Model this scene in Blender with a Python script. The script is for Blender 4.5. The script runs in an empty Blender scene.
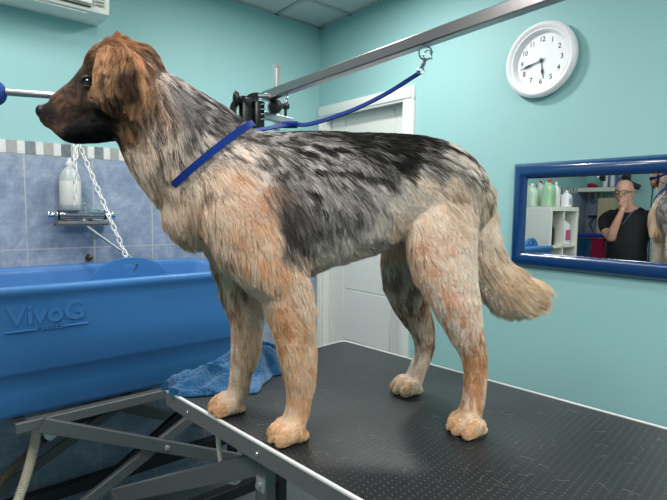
import bpy, bmesh, math, random
import numpy as np
from mathutils import Vector, Matrix, Euler
from mathutils.bvhtree import BVHTree
random.seed(7); rng = np.random.default_rng(11)
PI = math.pi
COL = bpy.context.scene.collection
scene = bpy.context.scene

# ---------------------------------------------------------------- materials
def srgb(r, g, b):
    f = lambda c: c/12.92 if c <= .04045 else ((c+.055)/1.055)**2.4
    return (f(r/255), f(g/255), f(b/255), 1.0)

def mat(name, rgb, rough=.5, metal=0.0, spec=.5, bump=None, var=None, coat=0.0, **kw):
    """principled material; bump=(scale,strength,distance) noise; var=(scale, rgb2) noise colour variation"""
    m = bpy.data.materials.new(name); m.use_nodes = True
    nt = m.node_tree; b = nt.nodes['Principled BSDF']
    b.inputs['Base Color'].default_value = srgb(*rgb)
    b.inputs['Roughness'].default_value = rough
    b.inputs['Metallic'].default_value = metal
    b.inputs['Specular IOR Level'].default_value = spec
    b.inputs['Coat Weight'].default_value = coat
    for k, v in kw.items(): b.inputs[k.replace('_', ' ')].default_value = v
    tc = nt.nodes.new('ShaderNodeTexCoord')
    if var:
        n = nt.nodes.new('ShaderNodeTexNoise'); n.inputs['Scale'].default_value = var[0]; n.inputs['Detail'].default_value = 4
        nt.links.new(tc.outputs['Object'], n.inputs['Vector'])
        r = nt.nodes.new('ShaderNodeValToRGB'); r.color_ramp.elements[0].position = .35; r.color_ramp.elements[1].position = .65
        r.color_ramp.elements[0].color = srgb(*rgb); r.color_ramp.elements[1].color = srgb(*var[1])
        nt.links.new(n.outputs['Fac'], r.inputs['Fac']); nt.links.new(r.outputs['Color'], b.inputs['Base Color'])
    if bump:
        n = nt.nodes.new('ShaderNodeTexNoise'); n.inputs['Scale'].default_value = bump[0]; n.inputs['Detail'].default_value = 3
        nt.links.new(tc.outputs['Object'], n.inputs['Vector'])
        bp = nt.nodes.new('ShaderNodeBump'); bp.inputs['Strength'].default_value = bump[1]; bp.inputs['Distance'].default_value = bump[2]
        nt.links.new(n.outputs['Fac'], bp.inputs['Height']); nt.links.new(bp.outputs['Normal'], b.inputs['Normal'])
    return m

def mnode(nt, op, a, b=None, c=None):
    n = nt.nodes.new('ShaderNodeMath'); n.operation = op
    for i, v in enumerate((a, b, c)):
        if v is None: continue
        if isinstance(v, (int, float)): n.inputs[i].default_value = v
        else: nt.links.new(v, n.inputs[i])
    return n.outputs[0]

def mixc(nt, fac, c1, c2):
    n = nt.nodes.new('ShaderNodeMix'); n.data_type = 'RGBA'
    if isinstance(fac, (int, float)): n.inputs[0].default_value = fac
    else: nt.links.new(fac, n.inputs[0])
    for i, v in ((6, c1), (7, c2)):
        if isinstance(v, tuple): n.inputs[i].default_value = v
        else: nt.links.new(v, n.inputs[i])
    return n.outputs[2]

TEAL = (152, 198, 198)
M = {}
M['teal'] = mat('teal wall paint', TEAL, .55, spec=.3, bump=(60, .05, .002))
M['white_paint'] = mat('white door paint', (226, 229, 224), .45)
M['ceil'] = mat('ceiling tile', (196, 200, 198), .9, spec=.1, bump=(220, .3, .002))
M['ceil_bar'] = mat('ceiling grid bar', (165, 172, 170), .6)
M['floor'] = mat('grey floor', (112, 120, 124), .4, var=(6, (98, 106, 112)))
M['mosaic'] = mat('mosaic strip', (220, 220, 215), .3)
M['steel'] = mat('brushed steel', (186, 180, 182), .28, 1.0, bump=(90, .08, .001))
M['chrome'] = mat('chrome', (225, 225, 228), .08, 1.0)
M['alu'] = mat('aluminium edge', (205, 205, 205), .42, .75)
M['apron'] = mat('table apron aluminium', (150, 148, 150), .45, .7, bump=(150, .06, .001))
M['trim_white'] = mat('pale edge trim', (236, 236, 234), .35)
M['frame_grey'] = mat('grey coated steel', (112, 114, 116), .5, .35, bump=(160, .15, .001))
M['frame_dark'] = mat('dark steel', (52, 53, 56), .5, .4)
M['black'] = mat('black plastic', (18, 18, 20), .35)
M['blue_tub'] = mat('blue moulded plastic', (60, 121, 184), .42, spec=.45, bump=(5, .15, .01), coat=.08)
M['blue_leash'] = mat('blue nylon webbing', (8, 46, 122), .75, spec=.2, bump=(900, .4, .001))
M['blue_foam'] = mat('blue foam', (20, 60, 140), .8)
M['towel'] = mat('blue terry towel', (24, 116, 172), .95, spec=.1, bump=(300, 1.0, .008), var=(60, (16, 88, 140)), Sheen_Weight=.4)
M['mirror_blue'] = mat('glossy deep blue frame', (2, 56, 108), .25, spec=.6, coat=.5)
M['mirror'] = mat('mirror silver', (236, 240, 240), .0, 1.0)
M['clock_white'] = mat('white clock plastic', (240, 240, 242), .3)
M['clock_face'] = mat('clock face', (236, 240, 245), .5)
M['ac_white'] = mat('ivory plastic', (228, 230, 220), .4)
M['ac_dark'] = mat('dark slot', (28, 28, 30), .7)
M['ac_grey'] = mat('grey vent lines', (150, 152, 148), .6)
M['beige_hose'] = mat('beige ribbed hose', (226, 212, 192), .6)
M['grey_hose'] = mat('grey shower hose', (150, 158, 158), .35, .3)
M['white_plastic'] = mat('white plastic', (232, 233, 232), .4)
M['bottle_clear'] = mat('cloudy plastic', (225, 230, 232), .3, Transmission_Weight=.35)
M['liquid'] = mat('milky liquid', (222, 222, 214), .4)
M['bronze'] = mat('tarnished brass', (120, 105, 80), .4, .8)
M['nose'] = mat('dog nose leather', (22, 20, 21), .38, bump=(700, .5, .001))
M['eye'] = mat('dark eye', (18, 11, 8), .04, coat=1.0)
M['claw'] = mat('dark claw', (40, 34, 32), .35)
M['light_panel'] = mat('ceiling lamp diffuser', (255, 255, 255), .5)
_b = M['light_panel'].node_tree.nodes['Principled BSDF']; _b.inputs['Emission Color'].default_value = (1, 1, 1, 1); _b.inputs['Emission Strength'].default_value = 3

def tile_material():
    m = bpy.data.materials.new('blue grey wall tiles'); m.use_nodes = True
    nt = m.node_tree; b = nt.nodes['Principled BSDF']; b.inputs['Roughness'].default_value = .28
    g = nt.nodes.new('ShaderNodeNewGeometry'); s = nt.nodes.new('ShaderNodeSeparateXYZ'); nt.links.new(g.outputs['Position'], s.inputs[0])
    h = mnode(nt, 'ADD', s.outputs[0], s.outputs[1])           # runs along either wall
    fx = mnode(nt, 'FRACT', mnode(nt, 'DIVIDE', mnode(nt, 'ADD', h, 25.9-.326-2.363), .259))
    fz = mnode(nt, 'FRACT', mnode(nt, 'DIVIDE', mnode(nt, 'ADD', s.outputs[2], 3.91-1.218), .391))
    gx = mnode(nt, 'LESS_THAN', mnode(nt, 'PINGPONG', mnode(nt, 'ADD', fx, 0.0), .5), .0085)
    gz = mnode(nt, 'LESS_THAN', mnode(nt, 'PINGPONG', mnode(nt, 'ADD', fz, 0.0), .5), .0055)
    gr = mnode(nt, 'MAXIMUM', gx, gz)
    n = nt.nodes.new('ShaderNodeTexNoise'); n.inputs['Scale'].default_value = 13; n.inputs['Detail'].default_value = 10; n.inputs['Roughness'].default_value = .78; n.inputs['Distortion'].default_value = .35
    nt.links.new(g.outputs['Position'], n.inputs['Vector'])
    r = nt.nodes.new('ShaderNodeValToRGB'); e = r.color_ramp.elements
    e[0].position = .32; e[0].color = srgb(112, 128, 152); e[1].position = .7; e[1].color = srgb(178, 188, 204)
    x = e.new(.5); x.color = srgb(142, 157, 180)
    nt.links.new(n.outputs['Fac'], r.inputs['Fac'])
    c = mixc(nt, gr, r.outputs['Color'], srgb(190, 188, 180)); nt.links.new(c, b.inputs['Base Color'])
    bp = nt.nodes.new('ShaderNodeBump'); bp.inputs['Strength'].default_value = .5; bp.inputs['Distance'].default_value = .002
    nt.links.new(mnode(nt, 'SUBTRACT', 1.0, gr), bp.inputs['Height']); nt.links.new(bp.outputs['Normal'], b.inputs['Normal'])
    return m
M['tile'] = tile_material()

def mosaic_material():
    m = M['mosaic']; nt = m.node_tree; b = nt.nodes['Principled BSDF']
    g = nt.nodes.new('ShaderNodeNewGeometry'); s = nt.nodes.new('ShaderNodeSeparateXYZ'); nt.links.new(g.outputs['Position'], s.inputs[0])
    h = mnode(nt, 'DIVIDE', mnode(nt, 'ADD', mnode(nt, 'ADD', s.outputs[0], s.outputs[1]), .0655*401-2.363-.329), .0655)
    fr = mnode(nt, 'FRACT', h); cell = mnode(nt, 'FLOOR', h)
    odd = mnode(nt, 'MODULO', cell, 2.0)
    dark = mixc(nt, odd, srgb(150, 150, 146), srgb(72, 84, 94))
    isd = mnode(nt, 'LESS_THAN', fr, .60)
    gro = mnode(nt, 'LESS_THAN', mnode(nt, 'PINGPONG', mnode(nt, 'SUBTRACT', fr, .61), .5), .03)
    n = nt.nodes.new('ShaderNodeTexNoise'); n.inputs['Scale'].default_value = 60; n.inputs['Detail'].default_value = 5
    nt.links.new(g.outputs['Position'], n.inputs['Vector'])
    lt = mixc(nt, n.outputs['Fac'], srgb(236, 236, 232), srgb(196, 200, 200))
    dk = mixc(nt, mnode(nt, 'MULTIPLY', n.outputs['Fac'], .5), dark, srgb(190, 195, 196))
    c = mixc(nt, isd, lt, dk); c = mixc(nt, gro, c, srgb(214, 212, 206)); nt.links.new(c, b.inputs['Base Color'])
mosaic_material()

def rubber_material():
    m = bpy.data.materials.new('black studded rubber mat'); m.use_nodes = True
    nt = m.node_tree; b = nt.nodes['Principled BSDF']; b.inputs['Roughness'].default_value = .5; b.inputs['Specular IOR Level'].default_value = .55
    tc = nt.nodes.new('ShaderNodeTexCoord'); s = nt.nodes.new('ShaderNodeSeparateXYZ'); nt.links.new(tc.outputs['Object'], s.inputs[0])
    p = .0108
    x = mnode(nt, 'DIVIDE', s.outputs[0], p); y = mnode(nt, 'DIVIDE', s.outputs[1], p*1.15)
    row = mnode(nt, 'MODULO', mnode(nt, 'FLOOR', mnode(nt, 'ADD', y, 1000.0)), 2.0)
    fx = mnode(nt, 'SUBTRACT', mnode(nt, 'FRACT', mnode(nt, 'ADD', x, mnode(nt, 'MULTIPLY', row, .5))), .5)
    fy = mnode(nt, 'MULTIPLY', mnode(nt, 'SUBTRACT', mnode(nt, 'FRACT', y), .5), 1.15)
    d = mnode(nt, 'SQRT', mnode(nt, 'ADD', mnode(nt, 'POWER', mnode(nt, 'MULTIPLY', fx, 1.0), 2.0), mnode(nt, 'POWER', mnode(nt, 'MULTIPLY', fy, 1.0), 2.0)))
    stud = mnode(nt, 'SMOOTH_MIN', mnode(nt, 'SUBTRACT', 1.0, mnode(nt, 'MULTIPLY', d, 4.6)), .5, .2)
    stud = mnode(nt, 'MAXIMUM', stud, 0.0)
    bp = nt.nodes.new('ShaderNodeBump'); bp.inputs['Strength'].default_value = .9; bp.inputs['Distance'].default_value = .0022
    nt.links.new(stud, bp.inputs['Height']); nt.links.new(bp.outputs['Normal'], b.inputs['Normal'])
    n = nt.nodes.new('ShaderNodeTexNoise'); n.inputs['Scale'].default_value = 9; n.inputs['Detail'].default_value = 6
    nt.links.new(tc.outputs['Object'], n.inputs['Vector'])
    c = mixc(nt, n.outputs['Fac'], srgb(27, 29, 31), srgb(42, 45, 48))
    c = mixc(nt, mnode(nt, 'MULTIPLY', mnode(nt, 'GREATER_THAN', stud, .3), .30), c, srgb(112, 118, 120))  # stud tops coloured paler, a painted stand-in for their highlights
    nt.links.new(c, b.inputs['Base Color'])
    return m
M['rubber'] = rubber_material()

# ---------------------------------------------------------------- mesh helpers
def link(name, data, m=None, root=None, local=False, smooth=False):
    o = bpy.data.objects.new(name, data); COL.objects.link(o)
    if m is not None: data.materials.append(m)
    if root is not None:
        if not local:
            data.transform(wm(root).inverted())
        o.parent = root
    return o

def wm(o):
    mtx = Matrix.LocRotScale(o.location, o.rotation_euler, o.scale)
    return wm(o.parent) @ mtx if o.parent else mtx

def obj(name, bm, m, root=None, local=False, smooth=True, angle=40):
    bmesh.ops.recalc_face_normals(bm, faces=bm.faces)
    me = bpy.data.meshes.new(name); bm.to_mesh(me); bm.free()
    if smooth:
        me.shade_smooth()
        try: me.set_sharp_from_angle(angle=math.radians(angle))
        except Exception: pass
    return link(name, me, m, root, local)

def tag(o, label, cat, group=None):
    o['label'] = label; o['category'] = cat
    if group: o['group'] = group
    return o

def thing(name, label, cat, loc=(0, 0, 0), rotz=0, group=None):
    o = bpy.data.objects.new(name, None); COL.objects.link(o)
    o.location = loc; o.rotation_euler = (0, 0, rotz); o.empty_display_size = .05
    return tag(o, label, cat, group)

def struct(name, bm, m, smooth=False):
    o = obj(name, bm, m, smooth=smooth); o['kind'] = 'structure'; return o

def box(bm, x0, x1, y0, y1, z0, z1, bev=0, seg=2, mtx=None):
    r = bmesh.ops.create_cube(bm, size=1)['verts']
    for v in r: v.co = Vector(((x0+x1)/2+v.co.x*(x1-x0), (y0+y1)/2+v.co.y*(y1-y0), (z0+z1)/2+v.co.z*(z1-z0)))
    if bev:
        es = list({e for v in r for e in v.link_edges})
        rr = bmesh.ops.bevel(bm, geom=es, offset=bev, segments=seg, affect='EDGES', profile=.5)
        r = list({v for f in rr['faces'] for v in f.verts} | {v for v in r if v.is_valid})
    if mtx is not None:
        bmesh.ops.transform(bm, matrix=mtx, verts=[v for v in r if v.is_valid])
    return bm

def nb(*a, **k): return box(bmesh.new(), *a, **k)

def beam(bm, p, q, w, h, up=(0, 0, 1), bev=.002):
    """rectangular bar from p to q, w across, h along 'up'"""
    p, q, up = Vector(p), Vector(q), Vector(up)
    d = (q-p); L = d.length; d.normalize(); s = d.cross(up).normalized(); u = s.cross(d)
    mt = Matrix((d, s, u)).transposed().to_4x4(); mt.translation = (p+q)/2
    return box(bm, -L/2, L/2, -w/2, w/2, -h/2, h/2, bev, 1, mt)

def ring_pts(c, t, r, n, rb=None, side=None):
    t = Vector(t).normalized()
    s = Vector(side) if side is not None else (Vector((0, 0, 1)) if abs(t.z) < .9 else Vector((1, 0, 0)))
    a = (s - t*s.dot(t)).normalized(); b = t.cross(a); rb = r if rb is None else rb
    return [Vector(c) + a*(rb*math.cos(2*PI*i/n)) + b*(r*math.sin(2*PI*i/n)) for i in range(n)]

def skin_rings(bm, rings, cap=True, closed=False):
    vs = [[bm.verts.new(p) for p in r] for r in rings]; n = len(vs[0])
    m_ = len(vs) if closed else len(vs)-1
    for i in range(m_):
        A, B = vs[i], vs[(i+1) % len(vs)]
        for j in range(n): bm.faces.new((A[j], A[(j+1) % n], B[(j+1) % n], B[j]))
    if cap and not closed:
        bm.faces.new(vs[0][::-1]); bm.faces.new(vs[-1])
    return bm

def catmull(P, sub):
    P = [np.array(p, float) for p in P]; out = []
    if len(P) < 3: 
        return [P[0]*(1-t)+P[-1]*t for t in np.linspace(0, 1, sub+1)]
    for i in range(len(P)-1):
        p0 = P[i-1] if i else 2*P[0]-P[1]; p1 = P[i]; p2 = P[i+1]; p3 = P[i+2] if i+2 < len(P) else 2*P[-1]-P[-2]
        for k in range(sub):
            t = k/sub
            out.append(.5*((2*p1)+(-p0+p2)*t+(2*p0-5*p1+4*p2-p3)*t*t+(-p0+3*p1-3*p2+p3)*t**3))
    out.append(P[-1]); return out

def tube(bm, pts, r, n=10, sub=1, side=None, rfun=None, cap=True, closed=False, rb=None):
    P = catmull(pts, sub) if sub > 1 else [np.array(p, float) for p in pts]
    rings = []; a = None
    for i, p in enumerate(P):
        q = P[(i+1) % len(P)] if (closed or i < len(P)-1) else p; o = P[i-1] if (closed or i > 0) else p
        t = Vector(q)-Vector(o); t.normalize()
        if side is not None: s = Vector(side)
        elif a is None: s = Vector((0, 0, 1)) if abs(t.z) < .9 else Vector((1, 0, 0))
        else: s = a
        a = (s-t*s.dot(t)).normalized(); b = t.cross(a)
        rr = rfun(i/(len(P)-1)) if rfun else r
        r2 = rr if rb is None else rb
        rings.append([Vector(p)+a*(r2*math.cos(2*PI*j/n))+b*(rr*math.sin(2*PI*j/n)) for j in range(n)])
    return skin_rings(bm, rings, cap, closed)

def loft(bm, pts, sub=4, n=20, side=(0, 1, 0)):
    """closed tapering body: pts = (x,y,z, r in plane, r along side); rounded ends"""
    P = catmull(pts, sub); side = Vector(side); rings = []
    N = len(P)
    def frame(i):
        t = Vector(P[min(i+1, N-1)][:3])-Vector(P[max(i-1, 0)][:3]); t = (t-side*t.dot(side)*.6).normalized()
        a = (side-t*side.dot(t)).normalized(); return t, a, t.cross(a)
    def ring(c, a, b, rp, rs): return [c+a*(rs*math.cos(2*PI*j/n))+b*(rp*math.sin(2*PI*j/n)) for j in range(n)]
    t, a, b = frame(0); c = Vector(P[0][:3]); rp, rs = P[0][3:5]; k = min(rp, rs)
    for th in (80, 60, 40, 20):
        th = math.radians(th); rings.append(ring(c-t*k*math.sin(th)*.8, a, b, rp*math.cos(th), rs*math.cos(th)))
    for i in range(N):
        t, a, b = frame(i); rings.append(ring(Vector(P[i][:3]), a, b, P[i][3], P[i][4]))
    c = Vector(P[-1][:3]); rp, rs = P[-1][3:5]; k = min(rp, rs)
    for th in (20, 40, 60, 80):
        th = math.radians(th); rings.append(ring(c+t*k*math.sin(th)*.8, a, b, rp*math.cos(th), rs*math.cos(th)))
    return skin_rings(bm, rings)

def ball(bm, c, r, seg=16, sc=(1, 1, 1), rot=None):
    vs = bmesh.ops.create_uvsphere(bm, u_segments=seg, v_segments=max(8, seg*2//3), radius=r)['verts']
    mt = Matrix.Translation(c) @ (rot.to_4x4() if rot else Matrix.Identity(4)) @ Matrix.Diagonal((*sc, 1))
    bmesh.ops.transform(bm, matrix=mt, verts=vs); return bm

def cyl(bm, p, q, r, n=20, r2=None, bev=0):
    p, q = Vector(p), Vector(q); t = q-p; r2 = r if r2 is None else r2
    if bev:
        tn = t.normalized()
        return skin_rings(bm, [ring_pts(p, t, r-bev, n), ring_pts(p+tn*bev*.3, t, r-bev*.3, n), ring_pts(p+tn*bev, t, r, n), ring_pts(q-tn*bev, t, r2, n), ring_pts(q-tn*bev*.3, t, r2-bev*.3, n), ring_pts(q, t, r2-bev, n)])
    return skin_rings(bm, [ring_pts(p, t, r, n), ring_pts(q, t, r2, n)])

def lathe(bm, prof, c=(0, 0, 0), axis='z', n=28, closed=False):
    """prof = (radius, height) pairs around an axis"""
    c = Vector(c); rings = []
    for r, h in prof:
        r = max(r, 1e-4); rg = []
        for j in range(n):
            x, y = r*math.cos(2*PI*j/n), r*math.sin(2*PI*j/n)
            rg.append(c+(Vector((x, y, h)) if axis == 'z' else Vector((-h, x, y)) if axis == 'x' else Vector((x, -h, y))))
        rings.append(rg)
    return skin_rings(bm, rings, cap=not closed, closed=closed)

def torus(bm, c, nrm, R, r, n=32, m_=10, sx=1.0, up=(0, 0, 1)):
    nrm = Vector(nrm).normalized(); up = Vector(up); a = (up-nrm*up.dot(nrm)).normalized(); b = nrm.cross(a); c = Vector(c)
    rings = []
    for i in range(n):
        th = 2*PI*i/n; d = a*math.cos(th)*sx+b*math.sin(th); p = c+d*R
        dn = (a*math.cos(th)+b*math.sin(th)).normalized()
        rings.append([p+dn*(r*math.cos(2*PI*j/m_))+nrm*(r*math.sin(2*PI*j/m_)) for j in range(m_)])
    return skin_rings(bm, rings, closed=True)

def prism(bm, pts, d):
    """extrude a planar outline by vector d"""
    d = Vector(d); A = [bm.verts.new(p) for p in pts]; B = [bm.verts.new(Vector(p)+d) for p in pts]; n = len(A)
    bm.faces.new(A); bm.faces.new(B[::-1])
    for i in range(n): bm.faces.new((A[i], B[i], B[(i+1) % n], A[(i+1) % n]))
    return bm

def text(name, body, size, loc, rot, m, root=None, extrude=.0006, align='CENTER', bold=0, sx=1.0):
    cu = bpy.data.curves.new(name, 'FONT'); cu.body = body; cu.size = size; cu.extrude = extrude; cu.align_x = align; cu.align_y = 'CENTER'; cu.offset = bold
    o = bpy.data.objects.new('tmp', cu); COL.objects.link(o)
    me = bpy.data.meshes.new_from_object(o.evaluated_get(bpy.context.evaluated_depsgraph_get())); bpy.data.objects.remove(o)
    me.materials.clear(); me.materials.append(m); o = bpy.data.objects.new(name, me); COL.objects.link(o)
    mt = Matrix.LocRotScale(Vector(loc), Euler(rot), Vector((sx, 1, 1)))
    if root is not None:
        o.parent = root; mt = wm(root).inverted() @ mt
    o.matrix_local = mt
    return o

def remesh(bm, voxel, smooth_it=6):
    """merge overlapping closed lofts into ONE continuous skin"""
    me = bpy.data.meshes.new('tmp'); bmesh.ops.recalc_face_normals(bm, faces=bm.faces); bm.to_mesh(me); bm.free()
    o = bpy.data.objects.new('tmp', me); COL.objects.link(o)
    r = o.modifiers.new('r', 'REMESH'); r.mode = 'VOXEL'; r.voxel_size = voxel
    s = o.modifiers.new('s', 'SMOOTH'); s.factor = .5; s.iterations = smooth_it
    dg = bpy.context.evaluated_depsgraph_get(); ev = o.evaluated_get(dg)
    out = bpy.data.meshes.new_from_object(ev); bpy.data.objects.remove(o); bpy.data.meshes.remove(me)
    out.shade_smooth(); return out

def dup(root, loc=None, rotz=None, label=None, group=None, scale=None):
    r = root.copy(); COL.objects.link(r)
    if loc is not None: r.location = loc
    if rotz is not None: r.rotation_euler = (0, 0, rotz)
    if scale is not None: r.scale = scale
    if label: r['label'] = label
    if group: r['group'] = group
    for ch in list(root.children):
        c = ch.copy(); COL.objects.link(c); c.parent = r
        for g in ch.children:
            d = g.copy(); COL.objects.link(d); d.parent = c
    return r

# ================================================================ ROOM (x runs along the tiled wall, y towards it)
XR, YL, XB, YF, ZC = 1.87, 2.363, -1.95, -1.7, 2.478
struct('floor', nb(XB-.1, XR+.1, YF-.1, YL+.1, -.1, 0), M['floor'])
struct('ceiling', nb(XB-.1, XR+.1, YF-.1, YL+.1, ZC, ZC+.1), M['ceil'])
bm = bmesh.new()
for k in range(6): box(bm, 1.558-.6*k-.012, 1.558-.6*k+.012, YF, YL, ZC-.006, ZC+.002)
for k in range(7): box(bm, XB, XR, 2.085-.6*k-.012, 2.085-.6*k+.012, ZC-.006, ZC+.002)
box(bm, XB, XR, YL-.02, YL, ZC-.006, ZC+.002); box(bm, XR-.02, XR, YF, YL, ZC-.006, ZC+.002)
struct('trim_1', bm, M['ceil_bar'])
# tiled wall
struct('wall_left', nb(XB-.1, XR+.1, YL, YL+.1, 0, ZC), M['teal'])
struct('trim_2', nb(XB, XR-.001, YL-.006, YL+.001, 0, 1.61), M['tile'])
struct('trim_3', nb(XB, XR-.001, YL-.008, YL+.001, 1.61, 1.662), M['mosaic'])
# wall with the door
bm = bmesh.new()
box(bm, XR, XR+.1, YF-.1, 1.64, 0, ZC); box(bm, XR, XR+.1, 1.64, YL, 1.98, ZC); box(bm, XR, XR+.1, 2.325, YL+.1, 0, 1.98)
struct('wall_right', bm, M['teal'])
struct('wall_rear', nb(XB-.1, XB, YF-.1, YL+.1, 0, ZC), M['teal'])
struct('trim_4', nb(XB-.001, XB+.006, 2.18, YL-.008, 0, 1.55), M['tile'])
struct('trim_5', nb(XB-.001, XB+.008, 2.18, YL-.008, 1.55, 1.625), M['mosaic'])
struct('wall_front', nb(XB-.1, XR+.1, YF-.1, YF, 0, ZC), M['teal'])
struct('baseboard_right', nb(XR-.012, XR, YF, 1.6, 0, .07), M['white_paint'])

# door: casing, lining, leaf with grooved panels, handle
d = thing('door_1', 'white panelled door in pale casing beside the room corner', 'door', (XR, 1.98, 0)); d['kind'] = 'structure'
bm = bmesh.new()
def casing(bm):
    w = .072
    for (y0, y1, z0, z1) in ((1.605, 1.605+w, 0, 2.01-w), (2.355-.04, 2.355, 0, 2.01-w), (1.605, 2.355, 2.01-w, 2.01)):
        box(bm, XR-.016, XR+.002, y0, y1, z0, z1, .004)
        box(bm, XR-.022, XR-.015, y0+.012, y1-.014, z0+.012 if z1-z0 < .3 else z0, z1-.014 if z1-z0 < .3 else z1, .002)
    return bm
obj('casing', casing(bm), M['white_paint'], d)
bm = bmesh.new(); box(bm, XR+.002, XR+.099, 1.64, 1.66, 0, 1.96); box(bm, XR+.002, XR+.099, 2.305, 2.325, 0, 1.96); box(bm, XR+.002, XR+.099, 1.64, 2.325, 1.95, 1.98)
obj('door_lining', bm, M['white_paint'], d)
bm = nb(XR+.055, XR+.085, 1.662, 2.303, .01, 1.948)
zs = [.02, .32, .62, .93, 1.24, 1.56, 1.78, 1.94]
for i in range(len(zs)-1): box(bm, XR+.050, XR+.058, 1.79, 2.17, zs[i]+.003, zs[i+1]-.003, .002, 1)
for y0, y1 in ((1.667, 1.784), (2.176, 2.298)): box(bm, XR+.050, XR+.058, y0, y1, .02, 1.94, .002, 1)
obj('door_leaf', bm, M['white_paint'], d)
bm = bmesh.new(); cyl(bm, (XR+.052, 1.72, 1.20), (XR+.0, 1.72, 1.20), .01); tube(bm, [(XR+.005, 1.72, 1.20), (XR+.0, 1.80, 1.20), (XR+.003, 1.84, 1.20)], .009); cyl(bm, (XR+.052, 1.72, 1.20), (XR+.044, 1.72, 1.20), .024)
obj('door_handle', bm, M['steel'], d)

# ceiling lamps (out of the picture, they light it; the wide ones are added fill)
def lamp(x, y, power, size, i, vis=True, col=(1, .965, .93)):
    if vis:
        t = thing('ceiling_lamp', ['small square ceiling lamp nearest the door corner', 'small square ceiling lamp above the dog', 'small square ceiling lamp above the blue tub', 'added wide square fill lamp at the rear of the room', 'added wide square fill lamp at the front of the room'][i], 'ceiling lamp', (x, y, ZC-.012), 0)
        bm = bmesh.new(); h = size/2
        for (a0, a1, b0, b1) in ((-h-.015, h+.015, -h-.015, -h), (-h-.015, h+.015, h, h+.015), (-h-.015, -h, -h, h), (h, h+.015, -h, h)): box(bm, a0, a1, b0, b1, -.012, .012)
        obj('lamp_frame', bm, M['white_plastic'], t, local=True, smooth=False)
        obj('diffuser', nb(-h, h, -h, h, -.004, .010), M['light_panel'], t, local=True, smooth=False)
    L = bpy.data.lights.new('lamp_light', 'AREA'); L.energy = power; L.shape = 'SQUARE'; L.size = size; L.color = col
    o = bpy.data.objects.new('lamp_light', L); COL.objects.link(o); o.location = (x, y, ZC-.03)
lamp(1.258, 1.50, 11, .14, 0)
lamp(.658, 1.185, 5, .20, 1)
lamp(.058, 1.785, 5, .28, 2)
lamp(-.542, .585, 13, .56, 3)  # added rear fill for the dog's near side and the mirrored things
lamp(.658, -.615, 29, .56, 4)  # added front fill, brightens the side of the dog facing the camera
w = bpy.data.worlds.new('World'); scene.world = w; w.use_nodes = True
w.node_tree.nodes['Background'].inputs[0].default_value = (.75, .85, .9, 1); w.node_tree.nodes['Background'].inputs[1].default_value = .30

# ================================================================ WALL THINGS
# air conditioner
ac = thing('air_conditioner', 'ivory split air conditioner high on the teal wall', 'air conditioner', (.2, YL, 2.18))
X0, X1 = -.22, .626
prof = [(YL-.001, 2.184), (2.27, 2.177), (2.205, 2.176), (2.188, 2.181), (2.182, 2.192), (2.176, 2.25), (2.174, 2.40), (2.182, 2.44), (2.21, 2.462), (YL-.001, 2.462)]
bm = bmesh.new(); prism(bm, [(X0, y, z) for y, z in prof], (X1-X0, 0, 0))
obj('body', bm, M['ac_white'], ac, smooth=True, angle=30)
obj('front_panel', nb(X0+.03, .560, 2.168, 2.180, 2.203, 2.425, .003), M['ac_white'], ac)
obj('air_slot', nb(X0+.03, .555, 2.1765, 2.195, 2.191, 2.197), M['ac_dark'], ac, smooth=False)
f = bmesh.new()
box(f, X0+.03, .545, 2.200, 2.30, 2.1725, 2.1765, .001, 1)
obj('air_flap', f, M['ac_white'], ac)
bm = bmesh.new()
for k in range(7): box(bm, .573, .606, 2.1705, 2.176, 2.205+k*.013, 2.209+k*.013)
box(bm, .5635, .5655, 2.1712, 2.177, 2.195, 2.43)
obj('vent_slots', bm, M['ac_grey'], ac, smooth=False)

# clock
CY, CZ = .968, 1.983
ck = thing('wall_clock', 'round white wall clock with black numerals on the teal wall', 'clock', (XR, CY, CZ))
bm = bmesh.new(); lathe(bm, [(.05, 0), (.128, 0), (.138, .004), (.147, .014), (.149, .024), (.144, .033), (.134, .037), (.126, .034), (.121, .030), (.117, .031), (.112, .027), (.107, .016), (.105, .012), (.05, .012)], (XR, CY, CZ), 'x', 64, closed=True)
obj('clock_rim', bm, M['clock_white'], ck)
bm = bmesh.new(); lathe(bm, [(.001, .006), (.1065, .006), (.1065, .013), (.001, .013)], (XR, CY, CZ), 'x', 48)
obj('clock_face', bm, M['clock_face'], ck)
for k in range(1, 13):
    th = 2*PI*k/12
    text('numeral', str(k), .0285, (XR-.0136, CY-.083*math.sin(th), CZ+.083*math.cos(th)), (PI/2, 0, -PI/2), M['black'], ck, .0003, bold=.0002, sx=.86)
def hand(name, deg, L, w, x, tail=.012):
    th = math.radians(deg); d_ = Vector((0, -math.sin(th), math.cos(th))); s_ = Vector((0, -math.cos(th), -math.sin(th)))
    c = Vector((x, CY, CZ)); P = [(-tail, w*.3), (0, w*.3), (L*.42, w*.3), (L*.55, w*1.0), (L*.68, w*.9), (L*.8, w*.3), (L, w*.15)]
    if w < .002: P = [(-tail, w*.5), (L, w*.4)]
    out = [c+d_*l+s_*h for l, h in P]+[c+d_*l-s_*h for l, h in P[::-1]]
    obj(name, prism(bmesh.new(), out, (-.0012, 0, 0)), M['black'], ck, smooth=False)
hand('minute_hand', 257, .094, .0045, XR-.0165); hand('hour_hand', 171.5, .074, .005, XR-.0148); hand('second_hand', 252, .088, .0011, XR-.0182, .02)
bm = bmesh.new(); cyl(bm, (XR-.012, CY, CZ), (XR-.0205, CY, CZ), .0065); obj('hand_hub', bm, M['black'], ck)

ck.scale = (1, .955, .955)
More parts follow.
